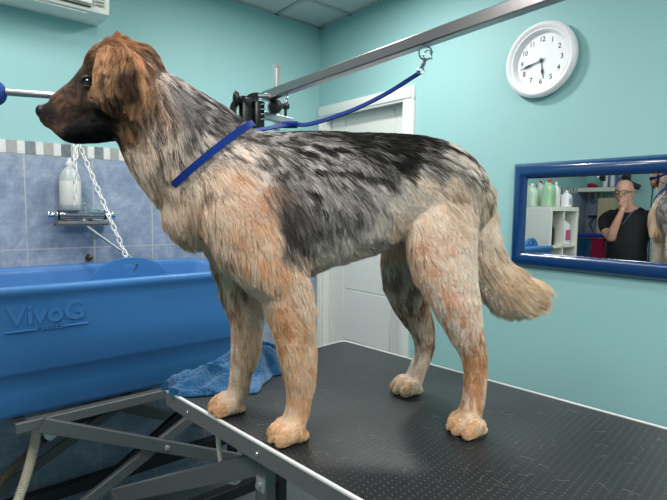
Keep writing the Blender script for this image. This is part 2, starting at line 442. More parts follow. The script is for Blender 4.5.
# mirror
mi = thing('wall_mirror', 'wide wall mirror in a glossy deep blue frame', 'mirror', (XR, .5, 1.38))
Y0, Y1, Z0, Z1, W = 0.02, 1.066, 1.176, 1.594, .062
sec = [(0, 0), (-.004, .002), (-.016, .008), (-.026, .02), (-.030, .034), (-.027, .047), (-.018, .058), (-.010, .062), (0, .062)]
bm = bmesh.new(); rings = []
for (y, z, sy, sz) in ((Y0, Z0, 1, 1), (Y1, Z0, -1, 1), (Y1, Z1, -1, -1), (Y0, Z1, 1, -1)):
    rings.append([Vector((XR-.001+dx, y+sy*t_, z+sz*t_)) for dx, t_ in sec])
skin_rings(bm, rings, closed=True)
obj('mirror_frame', bm, M['mirror_blue'], mi, angle=50)
obj('mirror_glass', nb(XR-.010, XR-.002, Y0+.058, Y1-.058, Z0+.058, Z1-.058), M['mirror'], mi, smooth=False)

# shower mixer with bottle, hose and chain
fx = thing('shower_mixer', 'chrome thermostatic shower mixer bar on the tiled wall', 'tap', (.54, YL-.007, 1.36))
bm = bmesh.new(); lathe_p = []
yb = 2.30; zb = 1.362
cyl(bm, (.44, yb, zb), (.62, yb, zb), .0165, 24); cyl(bm, (.505, yb, zb), (.515, yb, zb), .020, 24)
obj('mixer_body', bm, M['chrome'], fx)
for x0, x1 in ((.398, .438), (.622, .662)):
    bm = bmesh.new(); cyl(bm, (x0, yb, zb), (x1, yb, zb), .019, 24, bev=.004)
    k = obj('control_knob', bm, M['chrome'], fx); bm = bmesh.new(); xx = x1+.001 if x0 < .5 else x0-.001
    cyl(bm, (xx-.004, yb, zb), (xx+.004, yb, zb), .0196, 24); obj('knob_band', bm, M['black'], k)
for x in (.475, .60):
    bm = bmesh.new(); cyl(bm, (x, yb, zb), (x, YL-.006, zb), .012); cyl(bm, (x, YL-.016, zb), (x, YL-.006, zb), .028); obj('wall_union', bm, M['chrome'], fx)
bm = bmesh.new(); cyl(bm, (.538, yb-.008, zb), (.538, yb-.012, zb+.045), .006, 12); ball(bm, (.538, yb-.012, zb+.047), .009); obj('diverter_lever', bm, M['chrome'], fx)
bm = bmesh.new(); box(bm, .43, .63, 2.265, 2.345, 1.318, 1.326, .003); box(bm, .43, .63, 2.265, 2.27, 1.318, 1.336, .002); obj('soap_tray', bm, M['frame_grey'], fx)
hs = bmesh.new(); tube(hs, [(.535, 2.296, 1.345), (.538, 2.28, 1.322), (.58, 2.25, 1.278), (.64, 2.225, 1.225), (.70, 2.19, 1.17), (.75, 2.15, 1.06), (.80, 2.10, .93), (.82, 2.06, .86)], .0065, 10, 8)
tag(obj('shower_hose', hs, M['grey_hose']), 'thin grey shower hose running from the mixer into the blue tub', 'hose')
# bottle on the mixer
bo = thing('pump_bottle', 'cloudy white plastic bottle standing on the shower mixer', 'bottle', (.487, 2.300, 1.3828))
bm = bmesh.new(); lathe(bm, [(.02, 0), (.036, .001), (.040, .006), (.040, .05), (.037, .07), (.040, .09), (.041, .125), (.038, .148), (.026, .168), (.014, .18), (.013, .186)], (0, 0, 0), n=28); obj('bottle_body', bm, M['bottle_clear'], bo, local=True)
bm = bmesh.new(); lathe(bm, [(.013, .184), (.0155, .186), (.0155, .200), (.009, .204), (.007, .216), (.003, .219)], (0, 0, 0)); obj('bottle_cap', bm, M['white_plastic'], bo, local=True)
bm = bmesh.new(); lathe(bm, [(.0405, .02), (.0412, .022), (.0412, .12), (.0405, .122)], (0, 0, 0), n=28, closed=False); obj('bottle_label', bm, M['liquid'], bo, local=True)
# chain
chn = thing('plastic_chain', 'white plastic link chain hanging from the wall to the tub', 'chain', (.52, 2.33, 1.69))
linkme = None
def put_links(P, first):
    global linkme
    segs = catmull(P, 24); dist = [0]
    for i in range(1, len(segs)): dist.append(dist[-1]+np.linalg.norm(segs[i]-segs[i-1]))
    n = int(dist[-1]/.0315)
    for k in range(n+1):
        s_ = k*.0315; i = min(np.searchsorted(dist, s_), len(segs)-1); i = max(i, 1)
        t = (s_-dist[i-1])/(dist[i]-dist[i-1]+1e-9); p = segs[i-1]*(1-t)+segs[i]*t; dr = Vector(segs[i]-segs[i-1]).normalized()
        if linkme is None:
            b_ = bmesh.new(); torus(b_, (0, 0, 0), (0, 1, 0), .0085, .0027, 24, 8, 2.15); linkme = bpy.data.meshes.new('link'); b_.to_mesh(linkme); b_.free(); linkme.shade_smooth(); linkme.materials.append(M['white_plastic'])
        o = bpy.data.objects.new('chain_link', linkme); COL.objects.link(o); o.parent = chn
        sd = Vector((0, 1, 0)); sd = (sd-dr*sd.dot(dr)).normalized(); xx = sd.cross(dr).normalized()
        ang = (PI/4 if k % 2 else -PI/4); sd2 = sd*math.cos(ang)+xx*math.sin(ang); xx2 = sd2.cross(dr).normalized()
        mt = Matrix((xx2, sd2, dr)).transposed().to_4x4(); mt.translation = Vector(p)-Vector(chn.location)
        o.matrix_local = mt
put_links([(.516, 2.335, 1.69), (.507, 2.27, 1.64), (.491, 2.228, 1.55), (.488, 2.228, 1.39)], True)
put_links([(.524, 2.335, 1.69), (.555, 2.27, 1.56), (.60, 2.14, 1.345), (.634, 2.012, 1.165)], False)
hk = bmesh.new(); cyl(hk, (.522, YL, 1.705), (.522, YL-.012, 1.705), .014); tube(hk, [(.522, YL-.01, 1.705), (.522, 2.325, 1.700), (.522, 2.322, 1.712)], .003, 8, 4); obj('wall_hook', hk, M['chrome'], chn)
# small brass stop valve above tub
bm = bmesh.new(); cyl(bm, (.565, YL-.006, 1.172), (.565, YL-.03, 1.172), .010); ball(bm, (.565, YL-.034, 1.176), .011); cyl(bm, (.560, YL-.034, 1.172), (.556, YL-.034, 1.192), .005); cyl(bm, (.565, YL-.006, 1.172), (.565, YL-.012, 1.172), .015)
tag(obj('stop_valve', bm, M['bronze']), 'small tarnished brass stop valve on the tiles just above the tub rim', 'valve')

# ================================================================ BATH TUB
TX0, TX1, TY0, TY1 = -.06, 1.16, 1.757, 2.335
tb = thing('dog_bath', 'large blue moulded dog bathing tub against the tiled wall', 'bath', (.55, 2.05, 0))
def rrect(z, inset, rad, n=10, droop=0):
    x0, x1, y0, y1 = TX0+inset, TX1-inset, TY0+inset, TY1-inset; out = []
    rad = max(rad, .01)
    for cx, cy, a0 in ((x1-rad, y1-rad, 0), (x0+rad, y1-rad, 90), (x0+rad, y0+rad, 180), (x1-rad, y0+rad, 270)):
        for k in range(n+1):
            th = math.radians(a0+90*k/n); out.append(Vector((cx+rad*math.cos(th), cy+rad*math.sin(th), z)))
    # straight runs get extra points
    res = []
    for i, p in enumerate(out):
        q = out[(i+1) % len(out)]; res.append(p)
        if i % (n+1) == n:
            for t in (.125, .25, .375, .5, .625, .75, .875): res.append(p.lerp(q, t))
    for p in res:
        e = max(0, abs(p.x-.55)-.42)/.19
        p.z -= droop*e*e
    return res
L = [(1.118, .006, .12, .03), (1.128, .0, .12, .03), (1.142, .0, .12, .03), (1.150, .006, .115, .03), (1.150, .018, .105, .03), (1.142, .024, .10, .03),
     (1.12, .028, .10, .02), (.98, .045, .11, 0), (.85, .075, .12, 0), (.80, .13, .10, 0), (.79, .20, .08, 0)]
inner = [rrect(z, i_, r_, droop=d_) for z, i_, r_, d_ in L]
O_ = [(1.118, .006, .12, .03), (1.108, .012, .11, .02), (1.09, .014, .11, .0), (.98, .020, .11, 0), (.875, .026, .11, 0), (.866, .030, .11, 0), (.858, .040, .10, 0), (.80, .046, .10, 0), (.733, .055, .10, 0), (.716, .066, .09, 0), (.710, .09, .08, 0)]
outer = [rrect(z, i_, r_, droop=d_) for z, i_, r_, d_ in O_][::-1]
bm = bmesh.new(); skin_rings(bm, outer+inner[1:])
obj('basin', bm, M['blue_tub'], tb, angle=60)
# arched divider with a notch for the chain
def arch_outline(cx, w, zb, h, y):
    pts = [(cx-w, y, zb)]
    for k in range(0, 21):
        th = PI*(1-k/20); pts.append((cx+w*math.cos(th), y, zb+.10+h*math.sin(th)))
    pts.append((cx+w, y, zb)); return [Vector(p) for p in pts]
def plate(cx, y, nm, w=.137):
    out = arch_outline(cx, w, 1.0, .098, y); bm = bmesh.new()
    hole = [Vector((cx+a*1.15, y, 1.155+b*1.35)) for a, b in ((-.024, .012), (-.018, -.006), (-.006, -.016), (.004, -.018), (.014, -.012), (.024, .004), (.026, .012))]
    # bridge outline and hole through bmesh edge fill
    rows = []
    for yy in (y, y+.022):
        vo = [bm.verts.new((p.x, yy, p.z)) for p in out]; vh = [bm.verts.new((p.x, yy, p.z)) for p in hole]
        eo = [bm.edges.new((vo[i], vo[(i+1) % len(vo)])) for i in range(len(vo))]; eh = [bm.edges.new((vh[i], vh[(i+1) % len(vh)])) for i in range(len(vh))]
        bmesh.ops.triangle_fill(bm, use_beauty=True, edges=eo+eh); rows.append((vo, vh))
    for a_, b_ in zip(rows[0], rows[1]):
        for i in range(len(a_)): bm.faces.new((a_[i], a_[(i+1) % len(a_)], b_[(i+1) % len(b_)], b_[i]))
    return obj(nm, bm, M['blue_tub'], tb, angle=30)
plate(.632, 2.0, 'arched_divider', .147)
plate(.083, 1.90, 'arched_divider', .10)
yt = TY0+.0145
text('raised_lettering', 'VivoG', .086, (.298, yt+.0035, 1.055), (PI/2, 0, 0), M['blue_tub'], tb, .0060, bold=.0022, sx=1.0)
text('raised_lettering', 'PET PRODUCTS', .012, (.325, yt+.001, 1.090), (PI/2, 0, 0), M['blue_tub'], tb, .0020, sx=1.15)
text('raised_lettering', 'PARIS', .021, (.302, yt+.0035, 1.009), (PI/2, 0, 0), M['blue_tub'], tb, .0050, bold=.0003, sx=1.5)
for a_, b_ in ((.183, .264), (.340, .418)): obj('raised_line', nb(a_, b_, yt-.0025, yt+.006, 1.006, 1.0095, .001, 1), M['blue_tub'], tb, smooth=False)
# lift under the tub
lf = bmesh.new(); beam(lf, (.20, 1.80, .692), (1.08, 1.80, .692), .035, .034); beam(lf, (.20, 2.28, .692), (1.08, 2.28, .692), .035, .034); beam(lf, (.217, 1.8, .692), (.217, 2.28, .692), .034, .034); beam(lf, (1.063, 1.8, .692), (1.063, 2.28, .692), .034, .034)
obj('top_frame', lf, M['frame_grey'], tb, smooth=False)
for y in (1.775, 2.25):
    bm = beam(bmesh.new(), (.27, y, .692), (1.22, y, .222), .022, .046); obj('scissor_arm', bm, M['frame_grey'], tb, smooth=False)
    bm = beam(bmesh.new(), (.12, y+.026, .222), (1.04, y+.026, .692), .022, .040); obj('scissor_arm', bm, M['frame_grey'], tb, smooth=False)
bm = bmesh.new(); cyl(bm, (.676, 1.755, .490), (.676, 1.82, .490), .010, 16, bev=.002); obj('pivot_bolt', bm, M['alu'], tb)
bm = bmesh.new()
for y in (1.80, 2.26): beam(bm, (.05, y, .19), (1.26, y, .19), .05, .05)
for x in (.07, 1.24): beam(bm, (x, 1.8, .19), (x, 2.26, .19), .05, .05)
for x in (.09, 1.22):
    for y in (1.80, 2.26): box(bm, x-.02, x+.02, y-.02, y+.02, 0.0, .17)
obj('base_frame', bm, M['frame_dark'], tb, smooth=False)
bm = bmesh.new(); cyl(bm, (.62, 2.03, .73), (.62, 2.03, .66), .04); tube(bm, [(.62, 2.03, .67), (.60, 2.05, .60), (.50, 2.12, .55), (.40, 2.17, .51)], .022, 14, 5); obj('drain_pipe', bm, M['black'], tb)
bm = bmesh.new(); beam(bm, (.50, 2.0, .30), (.98, 2.0, .60), .03, .03); beam(bm, (.86, 1.95, .62), (1.0, 2.05, .40), .05, .06); obj('lift_actuator', bm, M['frame_dark'], tb)
# ribbed drain hoses
def ribbed(P, r, nm, label, m):
    S = catmull(P, 60); n = len(S)
    bm = tube(bmesh.new(), S, r, 14, 1, rfun=lambda t: r*(1+.10*math.sin(t*(n-1)*PI/2)))
    return tag(obj(nm, bm, m, angle=80), label, 'hose')
ribbed([(.280, 1.93, .686), (.279, 1.93, .62), (.262, 1.92, .54), (.234, 1.90, .46), (.19, 1.87, .36), (.15, 1.84, .26)], .0155, 'drain_hose', 'beige ribbed drain hose hanging straight from under the tub', M['beige_hose'])
ribbed([(.345, 2.19, .468), (.28, 2.185, .42), (.20, 2.18, .36), (.10, 2.17, .29), (-.05, 2.16, .24)], .016, 'drain_hose', 'brownish ribbed drain hose sloping away behind the straight one', mat('tan ribbed hose', (140, 122, 104), .6))
pf = thing('pipe_fitting', 'white plastic pipe fitting under the tub near the hoses', 'pipe fitting', (.37, 2.18, .49))
bm = bmesh.new(); cyl(bm, (.352, 2.187, .472), (.375, 2.177, .494), .024, 20, bev=.003); cyl(bm, (.372, 2.178, .492), (.395, 2.17, .507), .020, 20, bev=.003); ball(bm, (.402, 2.168, .512), .021)
obj('coupling', bm, M['white_plastic'], pf)
bm = bmesh.new(); cyl(bm, (.330, 2.192, .458), (.354, 2.186, .474), .0175); obj('black_collar', bm, M['black'], pf)

# ================================================================ GROOMING TABLE
TL = Vector((.4315, 1.1475, .96)); TROT = math.atan2(.09, .996); TW, TLEN, TR = .64, 1.22, .022
tt = thing('grooming_table', 'grooming table with black studded rubber top and aluminium edge', 'table', (TL.x, TL.y, 0), TROT)
# local: x across (away from camera), -y along towards the camera's right
def outline(inset, z, r, n=6):
    out = []
    for cx, cy, a0 in ((TW-inset-r, -inset-r, 0), (inset+r, -inset-r, 90), (inset+r, -TLEN+inset+r, 180), (TW-inset-r, -TLEN+inset+r, 270)):
        for k in range(n+1):
            th = math.radians(a0+90*k/n); out.append(Vector((cx+r*math.cos(th), cy+r*math.sin(th), z)))
    return out
bm = skin_rings(bmesh.new(), [outline(.004, .935, TR), outline(.004, .9595, TR), outline(.0055, .9605, TR), outline(.30, .9605, .001)], cap=True)
top = obj('rubber_top', bm, M['rubber'], tt, local=True, angle=50)
bm = skin_rings(bmesh.new(), [outline(.004, .958, TR), outline(-.001, .9575, TR), outline(-.002, .9605, TR), outline(-.001, .9625, TR), outline(.0042, .9628, TR), outline(.0048, .960, TR)], closed=True)
obj('edge_trim', bm, M['trim_white'], tt, local=True, angle=50)
bm = skin_rings(bmesh.new(), [outline(.0, .9575, TR), outline(.0, .923, TR), outline(.012, .921, TR), outline(.012, .935, TR)], closed=True)
obj('apron', bm, M['apron'], tt, local=True, angle=40)
for t in (.12, .383, .65, .95):
    for x, s_ in ((0, -1), (TW, 1)):
        bm = bmesh.new(); cyl(bm, (x, -t, .938), (x+s_*.003, -t, .938), .0052, 14, bev=.001); cyl(bm, (x+s_*.0028, -t, .938), (x+s_*.0034, -t, .938), .0022, 6)
        obj('screw', bm, M['chrome'], tt, local=True)
bm = bmesh.new()
for x in (.05, TW-.05): beam(bm, (x, -.06, .905), (x, -TLEN+.06, .905), .03, .03)
for y in (-.06, -TLEN+.06): beam(bm, (.05, y, .905), (TW-.05, y, .905), .03, .03)
obj('top_frame', bm, M['frame_grey'], tt, local=True, smooth=False)
for x in (.045, TW-.045):
    bm = beam(bmesh.new(), (x, .43, .48), (x, -.335, .885), .026, .044); obj('lift_arm', bm, M['frame_grey'], tt, local=True, smooth=False)
    bm = beam(bmesh.new(), (x+.0, -.352, .90), (x, -.352, .12), .030, .026, up=(1, 0, 0)); obj('leg', bm, M['frame_grey'], tt, local=True, smooth=False)
    bm = beam(bmesh.new(), (x, -1.13, .90), (x, -1.13, .12), .030, .026, up=(1, 0, 0)); obj('leg', bm, M['frame_grey'], tt, local=True, smooth=False)
bm = bmesh.new(); box(bm, .028, .036, -.365, -.340, .838, .868, .002); cyl(bm, (.022, -.352, .852), (.03, -.352, .852), .006); obj('leg_bracket', bm, M['alu'], tt, local=True)
bm = bmesh.new()
for x in (.045, TW-.045): beam(bm, (x, .43, .10), (x, -TLEN+.03, .10), .05, .05)
for y in (.40, -.352, -1.13): beam(bm, (.045, y, .10), (TW-.045, y, .10), .05, .05)
for x in (.045, TW-.045):
    for y in (.40, -1.13): cyl(bm, (x, y, 0), (x, y, .08), .025)
obj('base_frame', bm, M['frame_dark'], tt, local=True, smooth=False)
for x in (.045, TW-.045):
    bm = beam(bmesh.new(), (x, .40, .12), (x, .40, .50), .03, .03, up=(1, 0, 0)); obj('leg', bm, M['frame_grey'], tt, local=True, smooth=False)
# beige cable looped under the table
cb = bmesh.new(); tube(cb, [(.50, .99, .915), (.497, .985, .86), (.505, .975, .795), (.522, .957, .775), (.535, .945, .80), (.537, .943, .87), (.54, .94, .915)], .0055, 10, 8)
tag(obj('looped_cable', cb, M['beige_hose']), 'beige cable hanging in a loop under the grooming table', 'cable')

# towel heaped on the table corner
def tb_noise(x, y, s):
    from mathutils import noise
    return noise.noise(Vector((x, y, s)))
def towel():
    bm = bmesh.new(); NU, NV = 150, 70; g = {}
    C0 = Vector((-.004, -.052)); C1 = Vector((.33, -.055))
    for i in range(NU):
        u = i/(NU-1); c = C0.lerp(C1, u); w = .055+.045*math.sin(PI*min(1, u*1.15))**.7+.012*math.sin(u*17)
        w *= min(1, .55+u*3)*min(1, .4+(1-u)*4)
        c = c+Vector((0, .014*math.sin(u*9+.6)))
        for j in range(NV):
            v = j/(NV-1)*2-1
            x = c.x+.008*math.sin(v*6+u*12); y = c.y+v*w+.006*math.sin(u*31+v*3)
            env = max(0, 1-abs(v)**2.6)
            h = .020+.046*math.exp(-((u-.72)/.22)**2)+.012*math.exp(-((u-.33)/.12)**2)
            fold = .55*math.sin(v*5.2+u*6.5+1.2*tb_noise(u*4, v*2, 3))+.35*math.sin(v*11-u*14)+.5*tb_noise(u*7, v*3.2, 9)
            z = .9635+env*(h*(1.0+.62*fold))+.002+.004*tb_noise(u*40, v*16, 5)*env+.0022*tb_noise(u*110, v*45, 7)
            if v > 0: z += env*.022*math.exp(-((u-.75)/.2)**2)*v
            g[i, j] = (x, y, z)
    T = wm(tt)
    A = {k: bm.verts.new(T @ Vector(p)) for k, p in g.items()}
    for i in range(NU-1):
        for j in range(NV-1): bm.faces.new((A[i, j], A[i+1, j], A[i+1, j+1], A[i, j+1]))
    # underside
    B = {k: bm.verts.new(T @ Vector((p[0], p[1], .963))) for k, p in g.items() if k[0] in (0, NU-1) or k[1] in (0, NV-1)}
    edge = [(i, 0) for i in range(NU)]+[(NU-1, j) for j in range(1, NV)]+[(i, NV-1) for i in range(NU-2, -1, -1)]+[(0, j) for j in range(NV-2, 0, -1)]
    for k in range(len(edge)):
        a_, b_ = edge[k], edge[(k+1) % len(edge)]; bm.faces.new((A[a_], B[a_], B[b_], A[b_]))
    bm.faces.new([B[e] for e in edge])
    return bm
tw = obj('towel', towel(), M['towel'], angle=80)
tag(tw, 'crumpled blue terry towel heaped on the far left corner of the grooming table', 'towel')

# ================================================================ GROOMING ARM
ga = thing('grooming_stand', 'steel overhead grooming arm with black clamp above the dog', 'grooming arm', (.822, -.03, .97))
A_ = Vector((.733, 1.165, 1.704)); B_ = Vector((.823, .0, 1.773))
bm = beam(bmesh.new(), A_, B_, .024, .024, bev=.002); obj('overhead_bar', bm, M['steel'], ga, smooth=False)
bm = bmesh.new(); beam(bm, (.822, -.03, .90), (.822, -.03, 1.80), .026, .026, up=(1, 0, 0)); obj('post', bm, M['steel'], ga, smooth=False)
bm = bmesh.new(); beam(bm, (.799, 1.205, 1.625), (.799, 1.205, 1.805), .017, .017, up=(1, 0, 0)); box(bm, .789, .809, 1.195, 1.215, 1.803, 1.808); obj('upright', bm, M['alu'], ga, smooth=False)
bm = bmesh.new(); beam(bm, (.735, 1.18, 1.657), (.835, 1.185, 1.652), .018, .020); obj('cross_bracket', bm, M['alu'], ga, smooth=False)
bm = bmesh.new(); cyl(bm, (.806, 1.172, 1.662), (.806, 1.172, 1.690), .004, 10); cyl(bm, (.806, 1.172, 1.682), (.806, 1.172, 1.698), .011, 10, bev=.003); obj('clamp_knob', bm, M['black'], ga)
# curved black clamp jaws
for dx, dz, r in ((-.045, -.012, .030), (-.012, -.004, .034)):
    c = Vector((.722+dx, 1.165-dx*.3, 1.672+dz)); bm = bmesh.new(); rings = []
    for k in range(15):
        th = math.radians(80+k*11); rr = r
        p0 = c+Vector((.35*rr*math.cos(th)+0, 0, rr*math.sin(th)+.006)) if False else c
        dirv = Vector((.72*math.cos(th), -.5*math.cos(th), math.sin(th))).normalized()
        n_ = Vector((.57, .82, 0))
        rings.append([c+dirv*(r-.008)-n_*.012, c+dirv*(r+.008)-n_*.012, c+dirv*(r+.008)+n_*.012, c+dirv*(r-.008)+n_*.012])
    skin_rings(bm, rings); box(bm, c.x-.012, c.x+.018, c.y-.012, c.y+.012, c.z-.075, c.z+.022, .004)
    obj('clamp_jaw', bm, M['black'], ga)
bm = bmesh.new()
for k in range(5): beam(bm, (.706, 1.145, 1.69-k*.013), (.720, 1.142, 1.693-k*.013), .003, .003)
cyl(bm, (.70, 1.15, 1.70), (.735, 1.14, 1.703), .006); obj('clamp_spring', bm, M['chrome'], ga, smooth=False)
bm = bmesh.new(); cyl(bm, (.748, 1.135, 1.678), (.762, 1.165, 1.678), .019, 20, bev=.003); obj('locking_disc', bm, M['black'], ga)
bm = bmesh.new(); cyl(bm, (.655, 1.175, 1.690), (.675, 1.175, 1.690), .006, 12); ball(bm, (.650, 1.175, 1.690), .012, 14, (.7, 1, 1.7)); obj('clamp_knob', bm, M['black'], ga)
bm = bmesh.new(); cyl(bm, (.672, 1.175, 1.684), (.690, 1.175, 1.684), .013, 14); obj('spacer', bm, M['frame_dark'], ga)
for px_, z_ in ((.12, 1.0),):
    pass
def bar_at(t): return A_.lerp(B_, t)
ringpos = []
for t, hang in ((.082, .010), (.449, .010)):
    p = bar_at(t); c = p-Vector((0, 0, .012+.0138)); rt = bmesh.new(); torus(rt, c, (.55, -.30, .0) if t < .2 else (.62, .78, .05), .0128, .0018, 28, 8); cyl(rt, p-Vector((0, 0, .010)), p-Vector((0, 0, .0165)), .004, 12)
    obj('ring', rt, M['chrome'], ga); ringpos.append(c)
bm = tube(bmesh.new(), [(.180, 1.499, 1.684), (.286, 1.431, 1.680), (.40, 1.36, 1.675), (.55, 1.27, 1.66), (.69, 1.195, 1.60)], .0085, 12, 4); obj('side_rod', bm, M['steel'], ga)
bm = bmesh.new(); ball(bm, (.155, 1.515, 1.682), .028, 20, (1.0, 1.0, 1.15)); obj('foam_end', bm, M['blue_foam'], ga)
for x in (.822,):
    bm = nb(x-.03, x+.03, -.09, -.012, .905, .985, .004); obj('table_clamp', bm, M['black'], ga)

# ================================================================ THINGS SEEN IN THE MIRROR (they stand to the left and behind)
un = thing('cube_shelf', 'white cube shelving unit beyond the tub, seen in the mirror', 'shelving unit', (-.61, 2.17, 0))
M['shelf_white'] = mat('white laminate', (226, 226, 214), .5)
xs = [-.882, -.605, -.347]; zs = [.02, .40, .755, 1.10, 1.445]; y0, y1 = 1.975, 2.350
bm = bmesh.new()
for x, w_ in ((xs[0], .036), (xs[2]-.036, .036)): box(bm, x, x+w_, y0, y1, 0, 1.4115, .001, 1)
obj('side_panel', bm, M['shelf_white'], un, smooth=False)
bm = nb(xs[0], xs[2], y0, y1, 1.412, 1.448, .001, 1); obj('top_board', bm, M['shelf_white'], un, smooth=False)
bm = nb(xs[0]+.036, xs[2]-.036, y0+.001, y1, .01, .046); obj('bottom_board', bm, M['shelf_white'], un, smooth=False)
bm = nb(xs[1]-.009, xs[1]+.009, y0+.002, y1, .046, 1.412); obj('divider', bm, M['shelf_white'], un, smooth=False)
for z in zs[1:4]: obj('shelf_board', nb(xs[0]+.036, xs[2]-.036, y0+.002, y1-.004, z-.009, z+.009), M['shelf_white'], un, smooth=False)

def jug(loc, h, w_, dpt, col, cap, label, group, name='shampoo_jug', handle=True, lab=None, rot=0, tr=.0, cat_='jug'):
    t = thing(name, label, cat_, loc, rot, group)
    m = mat('jug plastic', col, .35, Transmission_Weight=tr)
    bm = bmesh.new(); rings = []
    def rr(wx, wy, z, e=3.2, n=28):
        o = []
        for k in range(n):
            th = 2*PI*k/n; c_, s_ = math.cos(th), math.sin(th)
            o.append(Vector((wx*math.copysign(abs(c_)**(2/e), c_), wy*math.copysign(abs(s_)**(2/e), s_), z)))
        return o
    for f_, a_ in ((0, .85), (.02, 1), (.60, 1), (.70, .93), (.78, .72), (.84, .42), (.88, .24), (.91, .22)):
        rings.append(rr(max(w_/2*a_, .008), max(dpt/2*a_, .008), h*f_))
    skin_rings(bm, rings); obj('jug_body', bm, m, t, local=True, angle=60)
    bm = bmesh.new(); r_ = max(min(w_, dpt)*.17, .010); cyl(bm, (0, 0, h*.90), (0, 0, h), r_, 18, bev=.002); obj('cap', bm, mat('jug cap', cap, .4), t, local=True)
    if handle:
        bm = tube(bmesh.new(), [(w_*.10, 0, h*.86), (w_*.30, 0, h*.90), (w_*.44, 0, h*.80), (w_*.44, 0, h*.66)], h*.028, 8, 4); obj('handle', bm, m, t, local=True)
    if lab:
        bm = nb(-w_*.30, w_*.30, -dpt/2-.0015, -dpt/2+.002, h*.16, h*.52, .0005, 1); obj('jug_label', bm, mat('jug label', lab, .5), t, local=True, smooth=False)
    return t
zt = 1.449
gT = 'bottles on top of the cube shelf'
jug((-.400, 2.18, zt), .20, .10, .09, (205, 228, 205), (225, 225, 225), 'pale green jug at the wall end of the shelf top, seen in the mirror', gT, tr=.2)
jug((-.485, 2.07, zt), .235, .125, .10, (172, 214, 176), (205, 40, 45), 'green jug with red cap on top of the cube shelf, in the mirror', gT, tr=.2)
jug((-.430, 2.29, zt), .225, .11, .09, (176, 216, 182), (200, 40, 45), 'green jug standing behind the red capped jug, in the mirror', gT, tr=.2)
jug((-.600, 2.20, zt), .235, .09, .08, (226, 230, 226), (150, 30, 50), 'clear jug beside the green jugs in the mirror', gT, tr=.3)
jug((-.680, 2.10, zt), .225, .07, .07, (228, 230, 228), (235, 235, 235), 'slim white bottle beside the blue bottle in the mirror', gT, handle=False)
jug((-.715, 2.25, zt), .245, .075, .07, (90, 165, 215), (230, 225, 230), 'tall sky blue bottle on the shelf top in the mirror', gT, handle=False)
jug((-.785, 2.05, zt), .150, .10, .085, (232, 234, 238), (240, 240, 240), 'short white jug with handle at the shelf top front corner, in the mirror', gT, lab=(170, 180, 200))
jug((-.840, 2.13, zt), .115, .05, .05, (232, 140, 185), (235, 235, 235), 'small pink bottle at the end of the shelf top in the mirror', gT, handle=False)
# in the cubbies
jug((-.436, 2.08, 1.110), .215, .085, .10, (24, 24, 26), (18, 18, 20), 'left hand black bottle in the upper cubby in the mirror', 'black bottles in the cubby', handle=False)
jug((-.535, 2.08, 1.110), .215, .085, .10, (24, 24, 26), (18, 18, 20), 'right hand black bottle in the upper cubby in the mirror', 'black bottles in the cubby', handle=False)
jug((-.735, 2.055, 1.110), .255, .15, .12, (236, 236, 236), (236, 236, 236), 'white jug with pink label in the upper cubby in the mirror', 'white jugs in the cubbies', lab=(196, 96, 140))
jug((-.770, 2.06, .765), .250, .12, .11, (236, 236, 236), (236, 236, 236), 'white jug in the cubby below the pink labelled one, in the mirror', 'white jugs in the cubbies', lab=(196, 96, 140))

# wall shelf on the rear wall
sh = thing('wall_shelf', 'white wall shelf above the tiles, seen in the mirror', 'shelf', (XB, 2.16, 1.64))
obj('shelf_board', nb(XB+.001, -1.70, 1.96, 2.352, 1.622, 1.664, .002, 1), M['shelf_white'], sh, smooth=False)
for y in (2.03, 2.28): obj('bracket', beam(bmesh.new(), (XB+.005, y, 1.50), (-1.75, y, 1.618), .012, .012), M['steel'], sh, smooth=False)
bm = bmesh.new(); ball(bm, (0, 0, .022), .045, 16, (1, 1.2, .5)); ball(bm, (.0, .02, .038), .03, 12, (1, 1.2, .5))
bm2 = obj('red_cloth', bm, mat('red cloth', (170, 24, 44), .9)); bm2.location = (-1.80, 2.24, 1.664); tag(bm2, 'small red cloth bundle on the white wall shelf in the mirror', 'cloth')
t = thing('spray_can', 'white spray can on the wall shelf in the mirror', 'can', (-1.80, 2.11, 1.664)); bm = bmesh.new(); lathe(bm, [(.026, 0), (.028, .004), (.028, .12), (.018, .135), (.012, .14)]); obj('can_body', bm, M['white_plastic'], t, local=True); bm = bmesh.new(); lathe(bm, [(.012, .138), (.012, .16), (.006, .163)]); obj('cap', bm, M['blue_foam'], t, local=True)
t = thing('storage_box', 'violet striped box at the end of the wall shelf in the mirror', 'box', (-1.80, 2.03, 1.664)); obj('box_body', nb(-.04, .04, -.03, .03, 0, .15, .002, 1), mat('violet card', (120, 120, 180), .6), t, local=True, smooth=False); obj('box_stripe', nb(.0395, .041, -.018, .018, .01, .14), M['white_plastic'], t, local=True, smooth=False)
# dark helmet-shaped dryer head on the rear wall
dh = thing('hood_dryer', 'dark curved dryer hood on the rear wall above the man, in the mirror', 'dryer', (XB, 1.93, 1.72))
bm = bmesh.new(); tube(bm, [(-1.86, 1.96, 1.775), (-1.84, 1.93, 1.75), (-1.83, 1.88, 1.70), (-1.84, 1.80, 1.66)], .028, 14, 6); obj('nozzle', bm, M['frame_dark'], dh)
bm = bmesh.new(); box(bm, XB, -1.87, 1.92, 1.97, 1.74, 1.80, .006); obj('wall_mount', bm, M['black'], dh)
# tan panel
tp_ = thing('tan_cupboard', 'tan cupboard against the rear wall behind the man, in the mirror', 'cupboard', (-1.86, 2.10, 0))
obj('carcass', nb(XB+.001, -1.80, 2.0, 2.175, 0, 1.56, .003, 1), mat('tan laminate', (186, 172, 138), .6), tp_, smooth=False)
obj('cupboard_door', nb(-1.80, -1.785, 2.004, 2.171, .05, 1.555, .002, 1), mat('tan laminate door', (192, 178, 144), .6), tp_, smooth=False)
